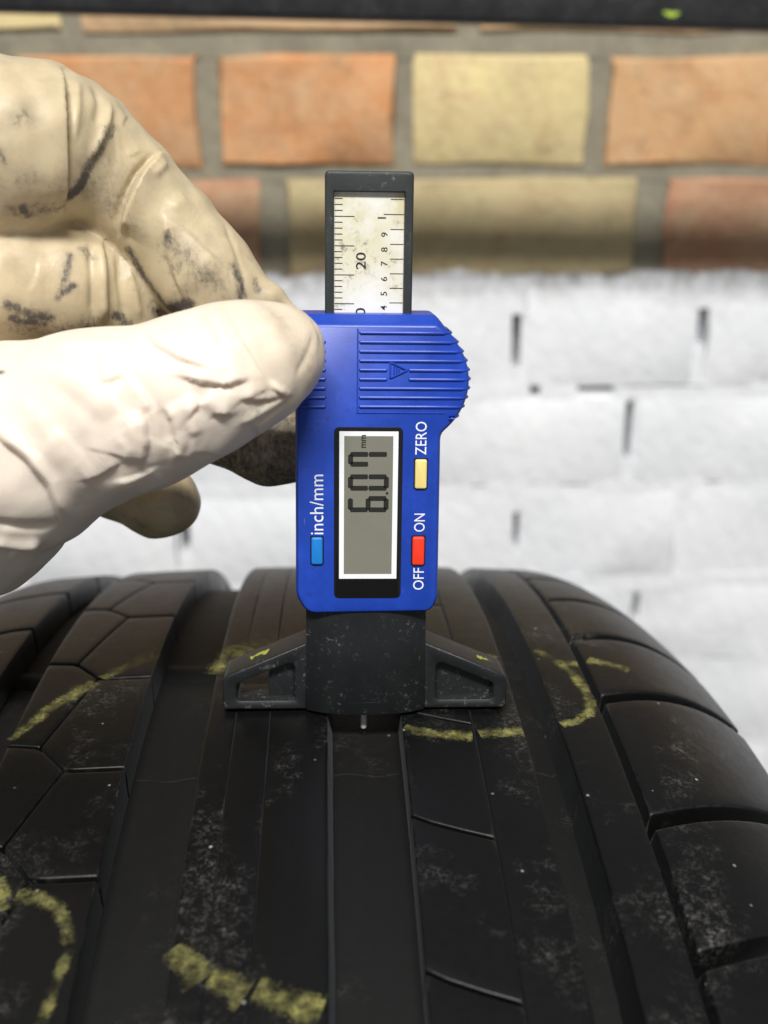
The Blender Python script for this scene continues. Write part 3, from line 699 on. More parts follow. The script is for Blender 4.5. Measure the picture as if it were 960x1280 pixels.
# folds of the glove: kind, height, width, side that lies on top, course over the surface
HAND_FOLDS = [
    ('step', 1.6, 4.5, (-1.0, 0.05, -0.0), [(-51.1, 17.1, 115.9), (-50.1, 13.2, 113.9), (-49.7, 10.8, 111.8), (-49.5, 9.2, 109.7), (-49.4, 8.2, 107.6), (-49.4, 7.6, 105.5), (-49.5, 7.2, 103.4), (-49.7, 7.2, 101.3), (-50.0, 7.4, 99.2), (-50.4, 8.1, 97.2), (-50.9, 9.2, 95.0), (-51.7, 11.2, 92.7)]),
    ('ridge', -1.1, 0.5, (0, 0, 0), [(-49.7, 13.8, 113.9), (-49.3, 11.2, 111.8), (-49.1, 9.7, 109.7), (-49.0, 8.6, 107.6), (-49.0, 7.9, 105.5), (-49.1, 7.6, 103.4), (-49.2, 7.6, 101.2), (-49.5, 7.9, 99.3), (-49.9, 8.4, 97.4), (-50.4, 9.5, 95.4), (-51.1, 11.2, 93.3)]),
    ('ridge', 0.5, 0.8, (0, 0, 0), [(-48.3, 16.3, 113.8), (-47.9, 13.2, 111.9), (-47.8, 11.4, 110.1), (-47.9, 9.9, 108.0), (-48.1, 8.9, 105.9), (-48.3, 8.4, 103.8)]),
    ('ridge', 0.75, 0.8, (0, 0, 0), [(-43.5, 18.2, 110.3), (-43.6, 14.5, 106.8), (-45.0, 12.0, 103.6), (-46.4, 10.7, 101.0)]),
    ('ridge', -0.55, 0.9, (0, 0, 0), [(-46.1, 18.9, 112.9), (-44.8, 15.5, 110.0), (-44.9, 13.7, 108.2), (-45.1, 12.5, 106.5)]),
    ('step', 1.6, 4.5, (0.69, -0.28, -0.66), [(-35.7, 20.8, 101.8), (-36.9, 17.4, 100.4), (-38.3, 15.5, 98.9), (-39.9, 14.0, 96.1), (-41.4, 13.7, 93.0), (-42.1, 14.1, 90.8), (-43.0, 15.1, 88.4)]),
    ('ridge', -1.0, 0.5, (0, 0, 0), [(-36.6, 19.0, 101.6), (-37.8, 16.7, 100.4), (-39.0, 15.2, 99.1), (-40.7, 13.9, 96.5), (-42.3, 13.7, 93.4), (-43.7, 14.8, 89.6)]),
    ('ridge', 0.5, 0.7, (0, 0, 0), [(-34.9, 19.2, 99.8), (-36.7, 15.9, 97.7)]),
    ('ridge', 0.35, 1.2, (0, 0, 0), [(-31.1, 17.1, 94.4), (-33.4, 14.5, 92.3)]),
    ('ridge', -0.35, 0.6, (0, 0, 0), [(-24.6, 20.3, 89.4), (-23.5, 17.3, 87.3), (-22.6, 15.6, 85.0), (-21.8, 14.7, 82.7), (-21.2, 13.7, 79.9), (-20.7, 13.2, 77.1)]),
    ('step', 0.35, 3, (1.0, -0.05, 0.0), [(-35.0, 13.9, 91.6), (-34.9, 13.3, 89.4), (-34.8, 13.0, 87.2), (-34.4, 12.5, 84.5), (-33.9, 11.9, 81.7), (-32.9, 11.6, 79.3), (-31.9, 11.8, 76.7)]),
    ('step', 0.25, 3, (-0.54, -0.27, -0.79), [(-35.0, 13.9, 91.6), (-32.9, 13.7, 90.1), (-30.7, 13.7, 88.5), (-28.8, 13.1, 86.8), (-26.9, 12.6, 85.1), (-25.4, 12.4, 83.4), (-23.9, 12.5, 81.6), (-23.5, 11.9, 78.1)]),
    ('step', 0.7, 3.5, (-1.0, 0.05, -0.0), [(-46.9, 18.6, 86.6), (-46.3, 15.3, 84.9), (-45.9, 13.5, 83.0), (-45.7, 12.5, 81.0), (-45.5, 12.0, 78.9), (-45.6, 11.8, 76.8), (-45.7, 12.1, 74.6), (-46.0, 12.8, 72.3)]),
    ('ridge', 0.7, 0.9, (0, 0, 0), [(-47.5, 17.2, 86.8), (-46.8, 13.7, 84.4), (-46.4, 12.0, 81.8), (-46.4, 11.3, 79.8), (-46.4, 11.0, 77.7), (-46.5, 11.1, 75.5), (-46.7, 11.8, 73.2)]),
    ('ridge', -0.7, 0.8, (0, 0, 0), [(-48.5, 15.0, 86.8), (-48.1, 12.8, 85.0), (-47.9, 11.4, 83.2), (-47.7, 10.5, 81.3), (-47.7, 9.9, 78.8), (-47.9, 9.9, 76.2), (-48.2, 10.5, 73.5)]),
    ('ridge', 0.6, 0.9, (0, 0, 0), [(-42.8, 17.6, 82.4), (-42.0, 16.3, 80.0), (-41.4, 15.7, 77.6), (-41.0, 15.5, 75.0), (-40.6, 16.0, 72.3)]),
    ('ridge', -0.6, 0.8, (0, 0, 0), [(-44.5, 18.4, 84.5), (-43.9, 15.8, 82.3), (-43.6, 14.5, 80.0), (-43.4, 14.0, 77.6), (-43.3, 13.9, 75.2), (-43.3, 14.3, 72.7)]),
    ('ridge', 0.4, 1, (0, 0, 0), [(-38.6, 18.3, 77.1), (-38.0, 18.4, 73.4)]),
    ('step', 0.32, 5, (-0.96, -0.06, -0.27), [(-22.7, -15.0, 80.3), (-21.2, -18.6, 78.9), (-19.4, -21.1, 76.4), (-18.2, -22.0, 74.5), (-17.0, -22.4, 72.5), (-15.7, -22.2, 70.2), (-14.4, -21.3, 67.7)]),
    ('ridge', 0.45, 1.1, (0, 0, 0), [(-24.3, -16.6, 79.8), (-23.4, -19.0, 78.7), (-22.5, -20.6, 77.4), (-21.2, -22.6, 74.7)]),
    ('ridge', 1.0, 1.7, (0, 0, 0), [(-14.0, -21.1, 67.9), (-13.3, -20.8, 68.9)]),
    ('step', 0.6, 3, (0.02, 0.35, 0.94), [(-13.3, -20.4, 67.2), (-15.4, -21.7, 66.9), (-17.5, -22.9, 67.2), (-19.6, -23.8, 67.8)]),
    ('step', 0.9, 4, (0.02, 0.35, 0.94), [(-29.1, -24.2, 71.5), (-27.3, -24.4, 71.0), (-25.5, -24.5, 70.5), (-23.6, -24.4, 70.2), (-21.7, -24.2, 70.0), (-19.8, -23.8, 70.4), (-18.0, -23.2, 70.8)]),
    ('step', 0.7, 4, (0.3, 0.32, 0.9), [(-34.3, -17.9, 76.8), (-32.4, -20.8, 75.4), (-30.4, -22.1, 74.6), (-28.5, -23.0, 73.6), (-26.3, -23.5, 73.0), (-24.0, -23.8, 72.3)]),
    ('step', 0.8, 3.5, (-0.69, 0.28, 0.66), [(-26.8, -24.8, 69.3), (-25.7, -24.9, 67.2), (-23.6, -24.4, 65.6), (-20.7, -23.5, 64.9)]),
    ('ridge', 0.6, 1.1, (0, 0, 0), [(-27.8, -25.1, 67.9), (-27.0, -25.1, 65.3), (-26.9, -24.4, 61.9)]),
    ('step', 0.7, 3, (0.02, 0.35, 0.94), [(-40.8, -23.8, 70.3), (-38.6, -23.8, 70.9), (-36.5, -23.6, 71.7)]),
    ('step', 0.7, 3, (-0.72, -0.22, -0.66), [(-36.7, -23.5, 71.8), (-35.2, -24.7, 70.1), (-33.8, -25.4, 68.7), (-32.7, -25.9, 66.3)]),
    ('step', 0.9, 3.5, (-1.0, 0.05, -0.0), [(-34.6, -25.9, 66.7), (-33.9, -26.1, 64.4), (-34.0, -25.8, 61.5), (-34.5, -25.3, 59.6), (-35.0, -24.6, 57.5)]),
    ('ridge', 0.5, 1.2, (0, 0, 0), [(-36.6, -25.8, 66.3), (-36.1, -26.1, 64.3), (-35.8, -26.0, 62.1), (-36.1, -25.1, 58.4)]),
    ('step', 0.8, 3.2, (0.98, 0.02, 0.18), [(-31.1, -25.6, 67.1), (-30.1, -25.7, 64.5), (-29.7, -25.0, 61.2), (-30.6, -23.7, 57.8)]),
    ('ridge', -0.5, 0.8, (0, 0, 0), [(-31.9, -25.7, 67.1), (-31.1, -25.8, 64.3), (-30.8, -25.2, 60.9)]),
    ('step', 0.55, 3, (0.02, 0.35, 0.94), [(-44.7, -24.3, 54.9), (-41.5, -24.8, 56.1), (-38.5, -25.4, 57.9)]),
    ('step', 0.4, 3, (-0.02, -0.35, -0.94), [(-40.3, -23.9, 54.4), (-37.2, -23.8, 55.1), (-35.2, -23.7, 55.8), (-33.3, -23.6, 56.5)]),
    ('step', 0.7, 5, (-0.02, -0.35, -0.94), [(-58.4, -14.0, 72.1), (-55.7, -15.5, 72.2), (-52.9, -17.5, 72.4), (-50.7, -19.0, 72.1), (-48.6, -20.2, 71.8), (-46.3, -21.6, 71.3), (-44.0, -22.9, 70.8), (-41.9, -23.9, 69.9), (-39.8, -24.7, 68.9), (-38.6, -25.3, 67.8), (-37.5, -25.7, 66.5)]),
    ('ridge', -0.4, 1.6, (0, 0, 0), [(-59.2, -10.6, 73.0), (-56.1, -12.6, 73.1), (-52.8, -15.5, 73.4), (-50.2, -17.5, 73.2), (-47.9, -19.1, 72.9), (-45.5, -20.5, 72.6)]),
    ('ridge', 0.4, 1.6, (0, 0, 0), [(-50.5, -13.9, 74.6), (-48.1, -15.4, 74.8), (-45.7, -16.7, 74.8), (-43.4, -17.9, 74.9), (-40.8, -18.5, 75.1), (-38.2, -19.1, 75.4)]),
    ('ridge', -0.35, 1.4, (0, 0, 0), [(-49.2, -21.9, 69.8), (-47.4, -23.0, 69.0), (-45.6, -24.0, 68.2), (-43.9, -24.9, 67.4), (-42.7, -25.5, 66.3), (-41.5, -25.9, 65.1), (-40.3, -26.1, 63.9)]),
    ('ridge', 0.3, 1.6, (0, 0, 0), [(-54.4, -21.3, 67.8), (-53.0, -22.6, 66.9), (-51.7, -23.5, 65.8), (-50.4, -24.3, 64.8), (-49.4, -24.8, 63.4), (-48.4, -25.2, 62.0), (-47.5, -25.4, 60.6)]),
    ('ridge', 0.35, 0.7, (0, 0, 0), [(-38.0, -26.1, 62.6), (-37.3, -25.9, 60.6), (-37.8, -25.2, 57.7)]),
    ('ridge', -0.3, 0.6, (0, 0, 0), [(-28.5, -25.3, 64.1), (-27.8, -24.4, 61.3), (-28.6, -23.5, 58.6)]),
    ('ridge', 0.9, 0.95, (0, 0, 0), [(-58.8, -22.8, 63.8), (-56.9, -23.4, 62.9), (-55.3, -23.9, 61.8), (-53.7, -24.4, 60.7), (-52.1, -24.7, 59.5), (-51.2, -24.7, 58.0), (-50.3, -24.6, 56.5), (-49.5, -24.2, 54.9), (-49.1, -23.2, 52.3), (-48.8, -21.6, 49.4), (-49.1, -18.5, 45.3)]),
    ('step', 0.6, 4, (0.9, 0.12, 0.42), [(-58.8, -23.3, 62.5), (-57.0, -23.8, 61.6), (-55.6, -24.2, 60.5), (-54.3, -24.5, 59.4), (-53.0, -24.6, 58.2), (-51.8, -24.5, 56.1), (-50.6, -23.9, 53.8), (-50.2, -23.0, 51.3), (-50.0, -21.5, 48.5), (-50.2, -18.6, 44.6)]),
    ('ridge', 1.2, 1.5, (0, 0, 0), [(-61.2, -20.6, 43.9), (-58.8, -19.6, 42.6), (-56.2, -18.5, 41.8), (-54.0, -18.3, 42.3)]),
    ('ridge', -0.9, 1.2, (0, 0, 0), [(-60.3, -22.7, 47.0), (-58.1, -22.6, 46.6), (-56.1, -22.0, 46.1), (-53.2, -20.9, 45.6), (-51.2, -20.4, 46.1)]),
    ('ridge', -0.8, 1.1, (0, 0, 0), [(-61.8, -17.7, 40.2), (-59.4, -15.1, 38.3)]),
    ('ridge', 0.5, 0.8, (0, 0, 0), [(-19.9, -22.5, 63.2), (-18.0, -22.2, 64.3), (-16.1, -21.5, 65.2), (-14.1, -20.6, 66.2), (-12.1, -19.6, 67.3)]),
    ('ridge', -0.3, 0.6, (0, 0, 0), [(-10.8, -19.2, 70.0), (-9.9, -18.2, 71.7), (-9.0, -17.0, 73.3), (-8.4, -14.4, 76.0)]),
    ('step', 0.13, 3.4, (0.3, 0.33, 0.9), [(-27.2, -23.2, 59.1), (-25.2, -21.6, 58.3), (-23.4, -17.3, 56.3)]),
    ('ridge', 0.17, 2.8, (-0.13, 0.36, 0.93), [(-34.2, -24.5, 70.6), (-32.4, -24.5, 70.9), (-30.6, -24.3, 71.2), (-28.9, -24.2, 71.4), (-27.1, -24.1, 71.7), (-25.3, -24.0, 71.8), (-23.5, -23.9, 72.0)]),
    ('ridge', -0.15, 3.2, (0.71, 0.22, 0.67), [(-55.7, -20.8, 68.0), (-54.4, -22.0, 66.9), (-53.1, -23.1, 65.8), (-50.5, -24.5, 63.7), (-49.2, -25.0, 62.7), (-47.9, -25.3, 61.6)]),
    ('step', -0.16, 2.2, (-0.45, -0.3, -0.84), [(-57.3, -23.2, 63.3), (-54.9, -23.9, 62.1), (-52.5, -24.5, 61.0), (-50.0, -25.0, 60.1)]),
    ('ridge', 0.19, 2.0, (0.92, 0.1, 0.38), [(-49.1, -23.9, 66.6), (-48.9, -24.9, 63.5), (-47.8, -25.4, 60.5), (-45.8, -25.2, 57.9)]),
    ('ridge', -0.17, 2.6, (0.86, 0.14, 0.49), [(-57.0, -24.1, 60.8), (-55.1, -24.6, 58.2), (-53.7, -24.5, 55.0), (-52.9, -23.6, 51.3)]),
    ('step', 0.13, 2.7, (-0.75, -0.2, -0.63), [(-48.3, -24.9, 64.1), (-46.0, -25.6, 62.2), (-44.1, -25.7, 59.9), (-42.8, -25.1, 57.0)]),
    ('step', 0.21, 3.3, (0.23, 0.34, 0.91), [(-43.4, -25.9, 60.6), (-41.1, -26.0, 60.2), (-38.8, -25.8, 59.5), (-36.6, -25.3, 58.7)]),
    ('step', 0.19, 3.3, (0.86, 0.14, 0.48), [(-17.8, -21.1, 62.6), (-17.5, -16.4, 59.2)]),
    ('ridge', 0.24, 3.4, (-0.43, -0.3, -0.85), [(-45.1, -23.4, 69.5), (-42.8, -24.5, 68.6), (-40.5, -25.2, 67.7), (-38.2, -25.7, 66.8)]),
    ('ridge', 0.14, 2.1, (0.58, 0.27, 0.77), [(-50.0, -25.0, 61.6), (-48.2, -25.3, 60.0), (-46.3, -25.3, 58.5), (-44.3, -25.1, 57.1)]),
    ('step', 0.13, 2.0, (0.49, -0.33, -0.81), [(-39.6, -26.2, 62.4), (-36.6, -26.1, 64.3), (-33.6, -26.0, 66.0), (-30.5, -25.5, 67.4)]),
    ('ridge', -0.16, 2.3, (0.46, 0.29, 0.84), [(-44.8, -25.5, 59.0), (-42.7, -25.3, 57.5), (-40.6, -24.8, 56.0), (-38.5, -23.7, 54.5)]),
    ('step', 0.13, 2.0, (-0.43, -0.3, -0.85), [(-35.4, -26.0, 63.4), (-32.9, -25.7, 61.7), (-30.4, -24.8, 60.1), (-27.8, -23.0, 58.4)]),
    ('step', 0.17, 3.0, (-1.0, 0.04, -0.02), [(-47.4, -15.1, 75.0), (-46.5, -19.5, 73.0), (-46.2, -22.2, 70.7)]),
    ('step', 0.23, 2.9, (-0.43, 0.34, 0.84), [(-21.1, -23.9, 66.2), (-19.2, -23.6, 67.6), (-17.1, -22.9, 68.4), (-14.9, -21.7, 68.8)]),
    ('step', 0.22, 2.6, (-0.36, 0.34, 0.87), [(-38.2, 17.7, 102.2), (-39.0, 16.8, 101.9), (-39.7, 16.0, 101.6), (-40.5, 15.4, 101.3)]),
    ('step', 0.19, 2.6, (-0.97, -0.04, -0.23), [(-41.6, 13.6, 94.5), (-41.6, 13.7, 92.8), (-41.3, 13.9, 91.1), (-40.8, 14.1, 89.5)]),
    ('step', 0.13, 1.8, (0.99, -0.01, 0.1), [(-42.6, 15.9, 106.7), (-42.3, 15.2, 104.4), (-42.1, 14.6, 102.2), (-42.0, 14.2, 99.9)]),
    ('step', 0.24, 3.2, (-0.96, 0.13, 0.23), [(-41.0, 20.6, 108.0), (-41.6, 17.0, 106.1)]),
    ('step', 0.18, 1.6, (-0.97, -0.05, -0.24), [(-43.7, 13.2, 101.3), (-43.6, 13.3, 100.4), (-43.4, 13.4, 99.5), (-43.3, 13.5, 98.6)]),
    ('step', -0.16, 1.6, (0.98, 0.03, 0.19), [(-57.7, 5.5, 77.8), (-57.8, 5.8, 76.2), (-57.9, 6.4, 74.7), (-57.7, 7.3, 73.1)]),
    ('ridge', 0.24, 2.5, (0.98, -0.1, -0.15), [(-59.1, 4.8, 77.4), (-59.7, 4.9, 76.2), (-60.1, 5.2, 74.8), (-60.5, 5.9, 73.4)]),
    ('step', 0.16, 2.8, (0.94, -0.16, -0.3), [(-56.1, 7.9, 84.6), (-56.3, 6.8, 82.8), (-56.9, 5.9, 81.0), (-58.0, 5.2, 79.3)]),
    ('step', 0.18, 2.6, (0.9, -0.19, -0.39), [(-41.7, 18.3, 82.0), (-42.3, 17.1, 81.4), (-42.6, 16.1, 80.7), (-42.7, 15.5, 79.8)]),
]
GLOVE_DIRT = [
    (1.04, 1.2, [(-43.6, 14.1, 105.9), (-44.3, 12.8, 104.1), (-45.1, 11.8, 102.3), (-46.8, 10.8, 99.5)]),
    (1.56, 1.0, [(-47.3, 10.7, 98.4), (-48.7, 10.6, 96.4), (-50.1, 10.2, 95.0)]),
    (0.91, 1.0, [(-42.5, 15.6, 106.1), (-44.1, 13.0, 103.8)]),
    (0.65, 1.5, [(-55.9, 3.1, 107.7), (-54.8, 4.1, 108.3)]),
    (0.65, 2.2, [(-58.3, 4.9, 93.0), (-55.9, 6.0, 93.3), (-54.2, 7.4, 93.4), (-52.5, 9.1, 93.5)]),
    (1.04, 1.2, [(-57.2, 5.1, 93.4), (-56.7, 6.3, 92.5)]),
    (0.65, 0.8, [(-58.8, 1.1, 102.9), (-58.3, 1.3, 101.0)]),
    (1.17, 0.8, [(-34.3, 13.1, 88.3), (-34.1, 13.0, 87.4)]),
    (0.55, 4.0, [(-33.6, 12.6, 85.9), (-32.1, 12.0, 84.5), (-30.7, 11.4, 83.2), (-28.7, 11.1, 81.7), (-26.6, 11.2, 80.1)]),
    (0.55, 3.0, [(-34.4, 12.5, 84.5), (-33.3, 11.8, 82.1), (-32.4, 11.4, 79.7)]),
    (1.04, 1.2, [(-41.6, 15.7, 85.2), (-40.5, 16.2, 82.6), (-39.3, 16.3, 80.5), (-38.1, 15.6, 78.6), (-36.0, 14.8, 75.8)]),
    (1.17, 1.3, [(-35.0, 14.6, 74.8), (-31.2, 11.8, 76.0)]),
    (0.98, 1.2, [(-22.7, 13.5, 82.1), (-21.8, 13.3, 80.0), (-21.6, 12.8, 77.5)]),
    (0.91, 0.9, [(-19.3, 15.3, 79.7), (-18.7, 14.6, 78.0)]),
    (0.65, 0.4, [(-20.4, 17.4, 83.4), (-19.9, 17.8, 82.8)]),
    (0.39, 2, [(-39.9, 13.9, 89.2), (-38.6, 13.7, 87.2)]),
    (0.45, 5, [(-45.9, 12.3, 97.6), (-44.9, 13.3, 95.8), (-43.7, 13.6, 94.1), (-42.7, 14.3, 90.6)]),
    (0.39, 5, [(-55.0, 4.0, 97.0), (-53.4, 5.6, 96.5), (-51.9, 7.4, 96.0)]),
    (0.78, 0.8, [(-51.2, 10.4, 84.9), (-51.6, 9.0, 83.0), (-52.1, 8.0, 81.1), (-53.4, 7.2, 78.1)]),
    (0.98, 0.8, [(-52.5, 7.5, 79.0), (-50.6, 8.3, 79.9)]),
    (1.04, 1.2, [(-61.2, 3.9, 77.4), (-58.4, 5.7, 75.6), (-55.2, 7.5, 74.4)]),
    (1.04, 1.0, [(-61.0, 4.8, 75.0), (-58.7, 6.2, 74.3), (-56.3, 7.6, 73.5)]),
    (0.65, 3, [(-60.2, 6.3, 73.0), (-58.5, 7.4, 72.6), (-56.6, 8.3, 72.2), (-54.7, 8.9, 71.8), (-51.9, 9.4, 72.0), (-49.3, 10.6, 72.0)]),
    (0.78, 1.2, [(-49.1, 12.5, 85.7), (-48.0, 12.1, 84.3)]),
    (1.04, 1.3, [(-44.5, 13.3, 73.6), (-42.8, 14.7, 71.9)]),
    (0.39, 2, [(-43.7, 16.5, 82.6), (-42.4, 16.2, 80.4), (-41.1, 16.1, 78.2)]),
    (0.78, 1.6, [(-38.7, 17.6, 74.3), (-36.3, 20.2, 71.5)]),
    (0.65, 0.35, [(-8.7, -11.5, 77.4), (-7.9, -12.9, 76.1), (-7.3, -14.0, 74.0)]),
    (1.04, 0.5, [(-57.9, -17.3, 70.5), (-57.1, -17.4, 70.6)]),
    (0.21, 3, [(-31.7, -25.7, 66.8), (-31.1, -25.8, 64.9), (-30.5, -25.6, 62.9)]),
    (0.39, 2.5, [(-14.0, -17.0, 78.5), (-12.3, -17.5, 77.0), (-10.7, -17.6, 75.4), (-9.8, -17.9, 73.2), (-9.0, -17.3, 70.8)]),
    (0.45, 1.5, [(-19.8, -23.1, 64.7), (-17.6, -22.4, 65.2), (-15.5, -21.3, 65.7), (-13.6, -20.4, 66.6), (-11.7, -19.5, 67.5)]),
    (0.39, 1.2, [(-28.9, -24.2, 71.4), (-26.9, -24.4, 70.8), (-24.9, -24.5, 70.2)]),
    (0.33, 3.0, [(-24.7, 14.3, 50.2), (-23.2, 13.4, 48.6), (-21.7, 12.5, 47.1), (-20.2, 12.2, 45.3), (-18.8, 12.7, 43.3)]),
    (0.39, 3, [(-16.2, 15.1, 53.8), (-13.6, 14.5, 52.4), (-13.7, 13.1, 50.4), (-13.7, 12.4, 48.2)]),
    (0.33, 2.5, [(-30.8, 18.7, 44.8), (-28.4, 17.9, 43.9), (-26.1, 17.2, 42.8), (-23.6, 15.4, 42.2), (-20.5, 13.9, 41.7), (-17.4, 14.7, 40.5)]),
    (0.39, 2.5, [(-54.5, 27.2, 33.8), (-52.1, 26.5, 31.8), (-49.6, 25.3, 30.0), (-46.6, 23.3, 29.4), (-43.9, 22.7, 28.2), (-41.3, 23.3, 26.6)]),
    (0.2, 2.5, [(-49.1, 25.0, 35.3), (-44.7, 22.9, 35.2)]),
    (0.78, 4, [(-57.9, 30.0, 38.1), (-53.4, 27.2, 37.3)]),
]
# ---- gloved hand as a signed distance field (millimetres), skinned with surface nets ----
def _cone_chain(P, pts, rad):
    d = None
    for (a, b, ra, rb) in zip(pts[:-1], pts[1:], rad[:-1], rad[1:]):
        a = np.array(a, np.float32); b = np.array(b, np.float32); ab = b - a
        t = np.clip(((P - a) @ ab) / (ab @ ab), 0, 1)
        q = P - a - t[..., None] * ab
        t2 = t * t * (3 - 2 * t) * .5 + t * .5
        e = np.sqrt((q * q).sum(-1)) - (ra + (rb - ra) * t2)
        d = e if d is None else smin(d, e, 2.5)
    return d
def smin(a, b, k):
    h = np.clip(.5 + .5 * (b - a) / k, 0, 1)
    return b + (a - b) * h - k * h * (1 - h)
def _poly_dist(P, pts):
    d = None
    for a, b in zip(pts[:-1], pts[1:]):
        a = np.array(a, np.float32); b = np.array(b, np.float32); ab = b - a
        t = np.clip(((P - a) @ ab) / max(ab @ ab, 1e-6), 0, 1)
        q = P - a - t[..., None] * ab
        e = (q * q).sum(-1)
        d = e if d is None else np.minimum(d, e)
    return np.sqrt(d)
def _gauge_box(P):
    # the gauge housing, kept clear of the glove: flat finger pads where they press
    q = P - np.array(G_ORG, np.float32)
    u = q @ np.array(G_U, np.float32); w = q @ np.array(G_W, np.float32); n = q @ np.array(G_N, np.float32)
    du = np.abs(u - 2.6) - 15.9; dw = np.abs(w - 48) - 28.5; dn = np.abs(n - 1.7) - 6.9
    o = np.sqrt(np.maximum(du, 0)**2 + np.maximum(dw, 0)**2 + np.maximum(dn, 0)**2)
    return o + np.minimum(np.maximum(np.maximum(du, dw), dn), 0)
def hand_field(P, only=None, use=None):
    """distance to the glove at the points P (...,3)"""
    d = None
    for i, (name, pts, rad) in enumerate(HAND_CHAINS):
        if (only and name not in only) or (use is not None and not use[i]): continue
        e = _cone_chain(P, pts, rad)
        k = 7. if name == 'palm' else 1.8
        d = e if d is None else smin(d, e, k)
    return np.maximum(d, -_gauge_box(P))
def glove_relief(P):
    """height of the folds of the glove above its smooth form (mm) at the points P (n,3)"""
    x, y, z = P[:, 0], P[:, 1], P[:, 2]
    h = -.20*np.sin(x*.33+z*.21+1)*np.sin(z*.29-y*.17) - .12*np.sin(x*.71-z*.52+y*.4)*np.sin(y*.61+z*.37+2)
    for kind, amp, wid, side, pts in HAND_FOLDS:
        pa = np.array(pts, np.float32); m = np.all((P > pa.min(0) - 3*wid) & (P < pa.max(0) + 3*wid), 1)
        if not m.any(): continue
        Q = P[m]; best = np.full(len(Q), 1e9, np.float32); sd = np.zeros(len(Q), np.float32); along = np.zeros(len(Q), np.float32); n = len(pa) - 1
        for i in range(n):
            ab = pa[i+1] - pa[i]; t = np.clip(((Q - pa[i]) @ ab)/max(ab @ ab, 1e-6), 0, 1)
            q = Q - pa[i] - t[:, None]*ab; e = (q*q).sum(1); k = e < best
            best[k] = e[k]; sd[k] = (q @ np.array(side, np.float32))[k]; along[k] = ((i + t)/n)[k]
        e = np.sqrt(best); fade = np.clip(np.minimum(along, 1 - along)*5 + .12, 0, 1)
        if kind == 'step':                               # one layer lapping over the next
            t = np.clip(sd/.4 + .5, 0, 1); t = t*t*(3 - 2*t)
            h[m] += fade*amp*(np.exp(-(e/wid)**1.5)*t - .35*np.exp(-(e/(wid*.45))**2)*(1 - t))
        else: h[m] += fade*amp*np.exp(-(e/wid)**2)
    return h*np.clip((_gauge_box(P) - .2)/1.5, 0, 1)
def surface_nets(F, org, h):
    """quads of the zero set of the grid F"""
    s = F < 0
    nx, ny, nz = F.shape
    c = np.zeros((nx-1, ny-1, nz-1), np.int8)
    for i in (0, 1):
        for j in (0, 1):
            for k in (0, 1):
                c += s[i:nx-1+i, j:ny-1+j, k:nz-1+k]
    act = (c > 0) & (c < 8)
    idx = -np.ones(act.shape, np.int64); ii = np.argwhere(act); idx[act] = np.arange(len(ii))
    acc = np.zeros((len(ii), 3)); cnt = np.zeros(len(ii))
    E = [(a, b) for a in range(8) for b in range(a+1, 8) if bin(a ^ b).count('1') == 1]
    off = lambda a: np.array([(a >> 0) & 1, (a >> 1) & 1, (a >> 2) & 1])
    for a, b in E:
        oa, ob = off(a), off(b)
        fa = F[tuple((ii + oa).T)]; fb = F[tuple((ii + ob).T)]
        m = (fa < 0) != (fb < 0)
        t = np.where(m, fa / np.where(m, fa - fb, 1), 0)
        acc += np.where(m[:, None], oa + (ob - oa) * t[:, None], 0); cnt += m
    V = org + (ii + acc / cnt[:, None]) * h
    Q = []
    for ax in range(3):
        b, cx = (ax + 1) % 3, (ax + 2) % 3
        sl0 = [slice(None)] * 3; sl1 = [slice(None)] * 3
        sl0[ax] = slice(0, -1); sl1[ax] = slice(1, None)
        s0, s1 = s[tuple(sl0)], s[tuple(sl1)]
        e = np.argwhere(s0 != s1)
        e = e[(e[:, b] > 0) & (e[:, cx] > 0) & (e[:, b] < F.shape[b]-1) & (e[:, cx] < F.shape[cx]-1)]
        fl = s0[tuple(e.T)]
        eb = np.eye(3, dtype=int)[b]; ec = np.eye(3, dtype=int)[cx]
        q = np.stack([idx[tuple((e - eb - ec).T)], idx[tuple((e - ec).T)], idx[tuple(e.T)], idx[tuple((e - eb).T)]], 1)
        q[~fl] = q[~fl][:, ::-1]
        Q.append(q)
    return V, np.concatenate(Q)
